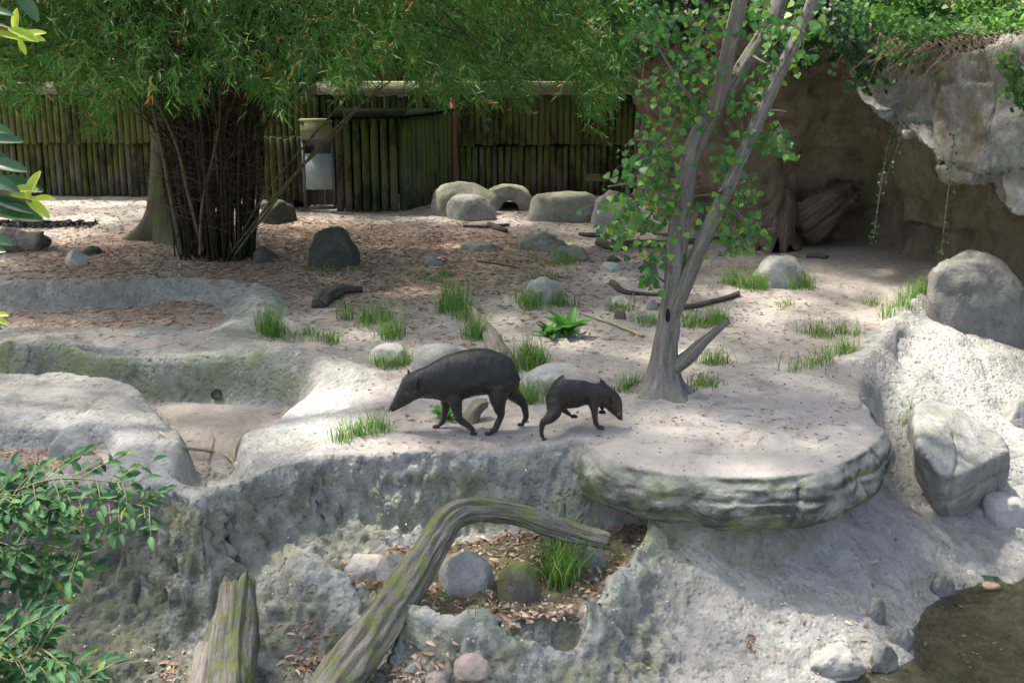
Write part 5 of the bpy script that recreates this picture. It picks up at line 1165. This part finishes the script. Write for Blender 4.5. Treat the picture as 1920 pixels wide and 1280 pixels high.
def mask(A):
    def f(X, Y):
        i = np.clip(np.searchsorted(XS, X), 0, len(XS) - 1); j = np.clip(np.searchsorted(YS, Y), 0, len(YS) - 1); return A[j, i]
    return f
litm = mask(np.where((K['dP'] < 0) | (K['dN'] < 0), 0, lit)); rockm = mask(K['rock'])
scatter('leaf_litter', 26000, -11, 5, 13.2, 25, lambda X, Y: np.clip(litm(X, Y), .03, 1) * (1 - .8 * rockm(X, Y)) , (.07, .15), .2, 'dry tan bamboo leaves carpeting the ground round the bamboo')
scatter('leaf_litter', 2600, -2.5, 5, 10.2, 17, lambda X, Y: .5 * (1 - rockm(X, Y)), (.03, .09), .3, 'scattered dry leaves on the sandy middle ground')
pm_ = mask(K['dP']); nm_ = mask(K['dN']); bm_ = mask(K['dB'])
scatter('leaf_litter', 1900, *P(600, 1000, -.6)[:1], P(1225, 1000, -.6)[0], P(900, 1165, -.6)[1], P(1200, 965, -.6)[1], lambda X, Y: (pm_(X, Y) < .02) * sstep(.0, .9, .35 + .6 * perlin(np.stack([X * 3, Y * 3, 0 * X], -1)) + .3 * sstep(-.1, -.3, -pm_(X, Y) - .35)), (.04, .085), .5, 'curled brown leaves filling the foreground planter', LEAF4, 1.2, tilt=.5, lift=.008)
scatter('leaf_litter', 900, -6, P(210, 850, -.1)[0], P(100, 905, -.1)[1], P(100, 835, -.1)[1], lambda X, Y: (nm_(X, Y) < .0) * 1., (.03, .06), .5, 'small brown leaf scraps in the pocket on the near pool rim', LEAF4, 1., tilt=.4)
scatter('leaf_litter', 420, P(250, 800, -.4)[0], P(560, 800, -.4)[0], P(400, 900, -.4)[1], P(400, 755, -.4)[1], lambda X, Y: (bm_(X, Y) < .1) * sstep(-.4, .1, bm_(X, Y)) , (.04, .09), .3, 'dry leaves on the floor of the lower pool')
scatter('leaf_litter', 260, P(1150, 1150, -1)[0], P(1900, 1150, -1)[0], 8.3, 11.8, lambda X, Y: .3 + 0 * X, (.03, .075), .45, 'a few dead leaves on the bank beside the pool', LEAF4, 1., lift=.006)
for (px_, py_, rr, nn_, lb) in ((575, 1235, .24, 160, 'heap of dead leaves between the broken post and the curved log'), (770, 1268, .3, 130, 'dead leaves beside the pinkish stones at the bottom edge'), (1408, 1205, .07, 16, 'little fan of pale dead leaves on the bank at lower right'), (320, 1268, .2, 70, 'dead leaves left of the broken post')):
    c_ = G(px_, py_); scatter('leaf_litter', nn_, c_[0] - rr, c_[0] + rr, c_[1] - rr, c_[1] + rr, lambda X, Y: np.exp(-((X - c_[0]) ** 2 + (Y - c_[1]) ** 2) / (rr * .6) ** 2), (.05, .10), .4, lb, LEAF4, 1.2, tilt=.5, lift=.012)
n_ = 90; q_ = SLABTOP[:n_]; L_ = g.uniform(.02, .06, n_)
V, F = instances(LEAF4[0], LEAF4[1], q_ + [0, 0, .004], frames(g.normal(size=(n_, 3)) * [1, 1, .1], g.normal(size=(n_, 3)) * .25 + [0, 0, 1]), np.c_[L_, L_ * .4, L_])
build('leaf_litter', V, F, M['dry_leaf'], attrs={'var': np.repeat(g.random(n_), 7)}, kind='stuff', label='small dead leaves fallen on the slab', cat='leaves', origin=(0, 0, 0))
M['crumb'] = m_leaf('dirt_crumb', [(0, (.06, .045, .035)), (1, (.20, .16, .13))], 0, .9, .2)
M['mulch'] = m_leaf('dark_mulch', [(0, (.012, .011, .010)), (1, (.06, .05, .045))], 0, .9, .2)
c_ = G(75, 422); scatter('dark_mulch', 1300, c_[0] - 1.2, c_[0] + 1.0, c_[1] - .35, c_[1] + .35, lambda X, Y: np.exp(-((X - c_[0]) / .8) ** 2 - ((Y - c_[1]) / .22) ** 2), (.05, .16), .4, 'strip of blackish mulch on the ground at the far left', LEAF4, 1., 'mulch', .02, .5, 'mulch')
q_ = SLABTOP[90:190]; n_ = len(q_); L_ = g.uniform(.004, .013, n_)
V, F = instances(ICO[1][0], ICO[1][1], q_, frames(g.normal(size=(n_, 3)) * [1, 1, .1], np.tile([0, 0, 1.], (n_, 1))), np.c_[L_, L_, L_ * .5])
build('dirt_crumbs', V, F, M['crumb'], attrs={'var': np.repeat(g.random(n_), len(ICO[1][0]))}, kind='stuff', label='dark crumbs of dirt scattered over the slab', cat='dirt', origin=(0, 0, 0))
scatter('dirt_crumbs', 420, -2.5, 5, 10.2, 18, lambda X, Y: .6 * (1 - rockm(X, Y)) + .1, (.006, .018), .9, 'dark crumbs of soil and twigs scattered over the sand', ICO[1], .6, 'crumb', .002, cat='dirt')
M['shell'] = m_leaf('white_shell', [(0, (.5, .48, .44)), (1, (.8, .79, .76))], 0, .5, .4)
bkm = mask(bank + .5 * sstep(.05, .3, K['d']) * sstep(13, 11, GY))
scatter('shell_grit', 620, -4.5, 4.2, 8.0, 11, lambda X, Y: np.clip(bkm(X, Y), 0, 1) * sstep(0., .35, perlin(np.stack([X * 1.6, Y * 1.6, 0 * X + 4], -1))), (.004, .013), .9, 'tiny white shells and chips stuck all over the bank', ICO[1], .8, 'shell', .004, cat='shells')

# ------------------------------------------------------------------ plants close to the viewer
M['shrub_leaf'] = m_leaf('shrub_leaf', [(0, (.022, .075, .03)), (.5, (.045, .13, .05)), (.93, (.08, .19, .065)), (1, (.26, .32, .06))], .35, .6, .25, attr=None)
M['glossy_leaf'] = m_leaf('glossy_leaf', [(0, (.025, .075, .03)), (1, (.06, .14, .05))], .2, .25, .5, attr=None)
M['young_leaf'] = m_leaf('young_leaf', [(0, (.30, .42, .05)), (1, (.48, .56, .08))], .45, .4, .4, attr=None)
l2 = leaf_template(6, .14, .18, wpow=.75); sm_ = mesh_np('leaf', l2[0], l2[1]); sm_.materials.append(M['shrub_leaf'])
l3 = leaf_template(8, .10, .14, wpow=.6); gm = mesh_np('leaf', l3[0], l3[1]); gm.materials.append(M['glossy_leaf']); ym = mesh_np('leaf', l3[0], l3[1]); ym.materials.append(M['young_leaf'])
def frond_shrub(name, root, stems, y, label, seed, L=.085):
    g = np.random.default_rng(seed); t = thing(name, root, label, 'shrub')
    for pts in stems:
        pw_ = [np.array(root)] if pts[0] == 'r' else []; pp = [q for q in pts if q != 'r']
        P3 = np.array(pw_ + [D(a, b_, y + g.uniform(-.15, .15)) for a, b_ in pp]); n = 40; c = spline(P3, n)
        V, F, uv = tube(P3, [.012, .008, .004], 6, n); build('stem', V, F, M['twig_green'], t, uv=uv)
        # side fronds with paired leaflets
        L0 = np.linalg.norm(np.diff(c, axis=0), axis=1).sum(); k0 = int(n * (.35 if pts[0] == 'r' else .1))
        for k in range(k0, n, max(1, int(.07 / (L0 / n)))):
            d_ = c[min(k + 1, n - 1)] - c[k - 1]; d_ /= np.linalg.norm(d_) + 1e-9; side = np.cross(d_, [0, -.4, 1.]); side /= np.linalg.norm(side)
            sg = 1 if (k // 2) % 2 else -1; fd = side * sg * .8 + d_ * .55 + [0, g.normal() * .15, -.1]; fd /= np.linalg.norm(fd); FL = g.uniform(.16, .28)
            e = c[k] + fd * FL; V, F, uv = tube([c[k], (c[k] + e) / 2 + [0, 0, .012], e], [.004, .003, .002], 4, 6); build('frond_stalk', V, F, M['twig_green'], t, uv=uv)
            s2 = np.cross(fd, [0, -.5, 1.]); s2 /= np.linalg.norm(s2)
            for u in (.35, .68):
                for q in (-1, 1):
                    place_leaf(sm_, t, c[k] + fd * FL * u, s2 * q * .85 + fd * .6 + g.normal(size=3) * .28, np.array([0, -.5, 1]) + g.normal(size=3) * .55, L * g.uniform(.6, 1.2), L * .45)
            place_leaf(sm_, t, e, fd + g.normal(size=3) * .1, np.array([0, -.5, 1]) + g.normal(size=3) * .3, L * g.uniform(.9, 1.15), L * .45)
rt = np.array([-3.2, 6.2, -1.15])
frond_shrub('leafy_shrub', rt, [('r', (-120, 1120), (-20, 960), (90, 900), (230, 905)), ('r', (-100, 1130), (0, 1010), (120, 935), (280, 950)), ('r', (-140, 1150), (-40, 1080), (40, 1020), (150, 1035)), ('r', (-150, 1000), (-30, 940), (70, 925)), ('r', (-120, 1180), (-20, 1100), (60, 1070), (130, 1090))], 6.4, 'spreading leafy shrub with pinnate leaves at the lower left', 5)
frond_shrub('leafy_shrub', np.array([-2.9, 5.6, -1.15]), [('r', (-60, 1270), (30, 1240), (80, 1215)), ('r', (-40, 1320), (60, 1290), (150, 1285)), ('r', (-80, 1300), (-10, 1220), (20, 1190))], 5.8, 'smaller leafy shrub in the bottom left corner', 6)
# glossy-leaved tree beside the viewing place, only its branch tips in view
t = thing('broadleaf_tree', (-1.75, 1.5, -1.3), 'glossy-leaved branch tips reaching in at the left edge', 'tree')
V, F, uv = tube([[-1.75, 1.5, -1.4], [-1.7, 1.55, 1.5], [-1.72, 1.6, 3.5], [-1.8, 1.7, 6.0]], [.14, .12, .09, .05], 12, 30, .1, 2.); build('trunk', V, F, M['bark'], t, uv=uv)
YN = 2.2
def nb(pts, r=.006):
    V, F, uv = tube([[-1.7, 1.6, D(0, pts[0][1], YN)[2] - .15]] + [D(a, b_, YN) for a, b_ in pts], [.014, r, r * .5], 7, 24, .08); build('branch', V, F, M['twig_green'], t, uv=uv)
nb([(-120, 330), (-20, 355), (60, 378)]); nb([(-120, 40), (-20, 45), (50, 68)]); nb([(-150, -80), (-60, -40), (25, 0)]); nb([(-150, 560), (-40, 600), (0, 602)])
def nl(px, py, ax, ay, L, m_, tw_=0., wr=.36):
    """leaf from pixel (px,py) pointing along image direction (ax,ay), L in px"""
    a = D(px, py, YN + random.uniform(-.04, .04)); d_ = np.array([ax, random.uniform(-.25, .25), -ay], float); d_ /= np.linalg.norm(d_); Lm = L / (FPX / (YN * ct + .3))
    place_leaf(m_, t, a, d_, np.array([tw_, -.75, .75]), Lm, Lm * wr)
for q in [(-30, 265, 1, -.05, 62, gm), (-25, 305, 1, .1, 72, gm), (-20, 345, 1, .02, 95, gm), (-25, 395, 1, .12, 92, gm), (-40, 285, 1, .35, 60, gm), (-35, 330, 1, .3, 70, gm), (-10, 375, 1, .25, 75, gm), (-30, 235, 1, .25, 50, gm), (-45, 470, .9, -.1, 55, gm), (-40, 440, 1, .2, 60, gm), (-60, 300, 1, .5, 60, gm), (-60, 380, 1, -.2, 60, gm),
          (15, 362, 1, .12, 46, ym), (50, 372, .5, -1, 52, ym), (60, 375, 1, -.12, 38, ym), (48, 372, .8, .55, 52, ym), (20, 358, .9, -.1, 44, ym),
          (-10, 62, 1, .12, 62, ym), (35, 70, 1, -.25, 44, ym), (40, 68, 1, .12, 38, ym), (30, 62, .15, -1, 40, ym), (35, 72, .4, 1, 28, ym), (15, 55, 1, .35, 50, ym), (25, -25, .6, 1, 66, gm), (-20, 20, 1, .1, 40, gm),
          (-15, 590, 1, -.1, 32, ym), (-15, 598, 1, .25, 30, ym), (-30, 610, 1, .1, 34, gm)]:
    nl(*q)
V, F, A = leaf_cloud((-2.6, 1.5, 6.2), (2.2, 2.2, 1.2), 3500, .14, 95, LEAF4, .4); build('crown', V, F, M['canopy_leaf'], t, attrs={'var': A}, kind='stuff')

# ------------------------------------------------------------------ unseen high trees, crowns cut to let chosen sun patches through
g = np.random.default_rng(123)
nC = 5200
tx = g.uniform(-9, 7.5, nC); ty = g.uniform(6.8, 24, nC); hz = g.uniform(6.3, 9.5, nC)
pxs, pys = proj(np.c_[tx, ty, 0 * tx]); ok = np.ones(nC, bool)
for a, b_, rx, ry in GAPS: ok &= ((pxs - a) / rx) ** 2 + ((pys - b_) / ry) ** 2 > 1
ok &= perlin(np.c_[tx * .9, ty * .9, 0 * tx + 7]) + .5 * perlin(np.c_[tx * 2.3, ty * 2.3, 0 * tx + 3]) > -.27 + .22 * sstep(11, 8, ty) + .16 * sstep(13, 18, ty)
cen = np.c_[tx, ty, 0 * tx] + SUNV / SUNV[2] * hz[:, None]; cen = cen[ok]
def canopy_tree(base, sel, label, seed, h=6.):
    g = np.random.default_rng(seed); c = cen[sel]; b0 = np.array(base, float)
    t = thing('canopy_tree', b0, label, 'tree'); fork = b0 + [.3, .1, h]
    V, F, uv = tube([b0 + [0, 0, -.2], b0 + [.1, 0, h * .5], fork], [.34, .26, .2], 14, 30, .1); build('trunk', V, F, M['bark'], t, uv=uv)
    for k in range(16):
        e = c[g.integers(len(c))]; V, F, uv = tube([fork, fork + (e - fork) * .45 + [0, 0, .5], e], [.12, .07, .02], 7, 16, .12); build('limb', V, F, M['bark'], t, uv=uv)
    nL = 26; ci = np.repeat(np.arange(len(c)), nL); n = len(ci)
    p_ = c[ci] + g.normal(size=(n, 3)) * [.2, .2, .14]; L_ = g.uniform(.10, .19, n)
    V, F = instances(LEAF2[0], LEAF2[1], p_, frames(rdir(n, g) + [0, 0, -.3], rdir(n, g) * .7 + [0, 0, .9]), np.c_[L_, L_ * .55, L_ * .5])
    build('crown', V, F, M['canopy_leaf'], t, attrs={'var': np.repeat(g.random(n), 4)}, kind='stuff')
canopy_tree((-9.2, 11.5, 0), cen[:, 1] < 16.5, 'unseen tall tree left of the enclosure, crown shaped to shade the pools', 7)
canopy_tree((-11.5, 21, 0), cen[:, 1] >= 16.5, 'unseen tall tree at the back left, crown shaped to shade the yard', 8)
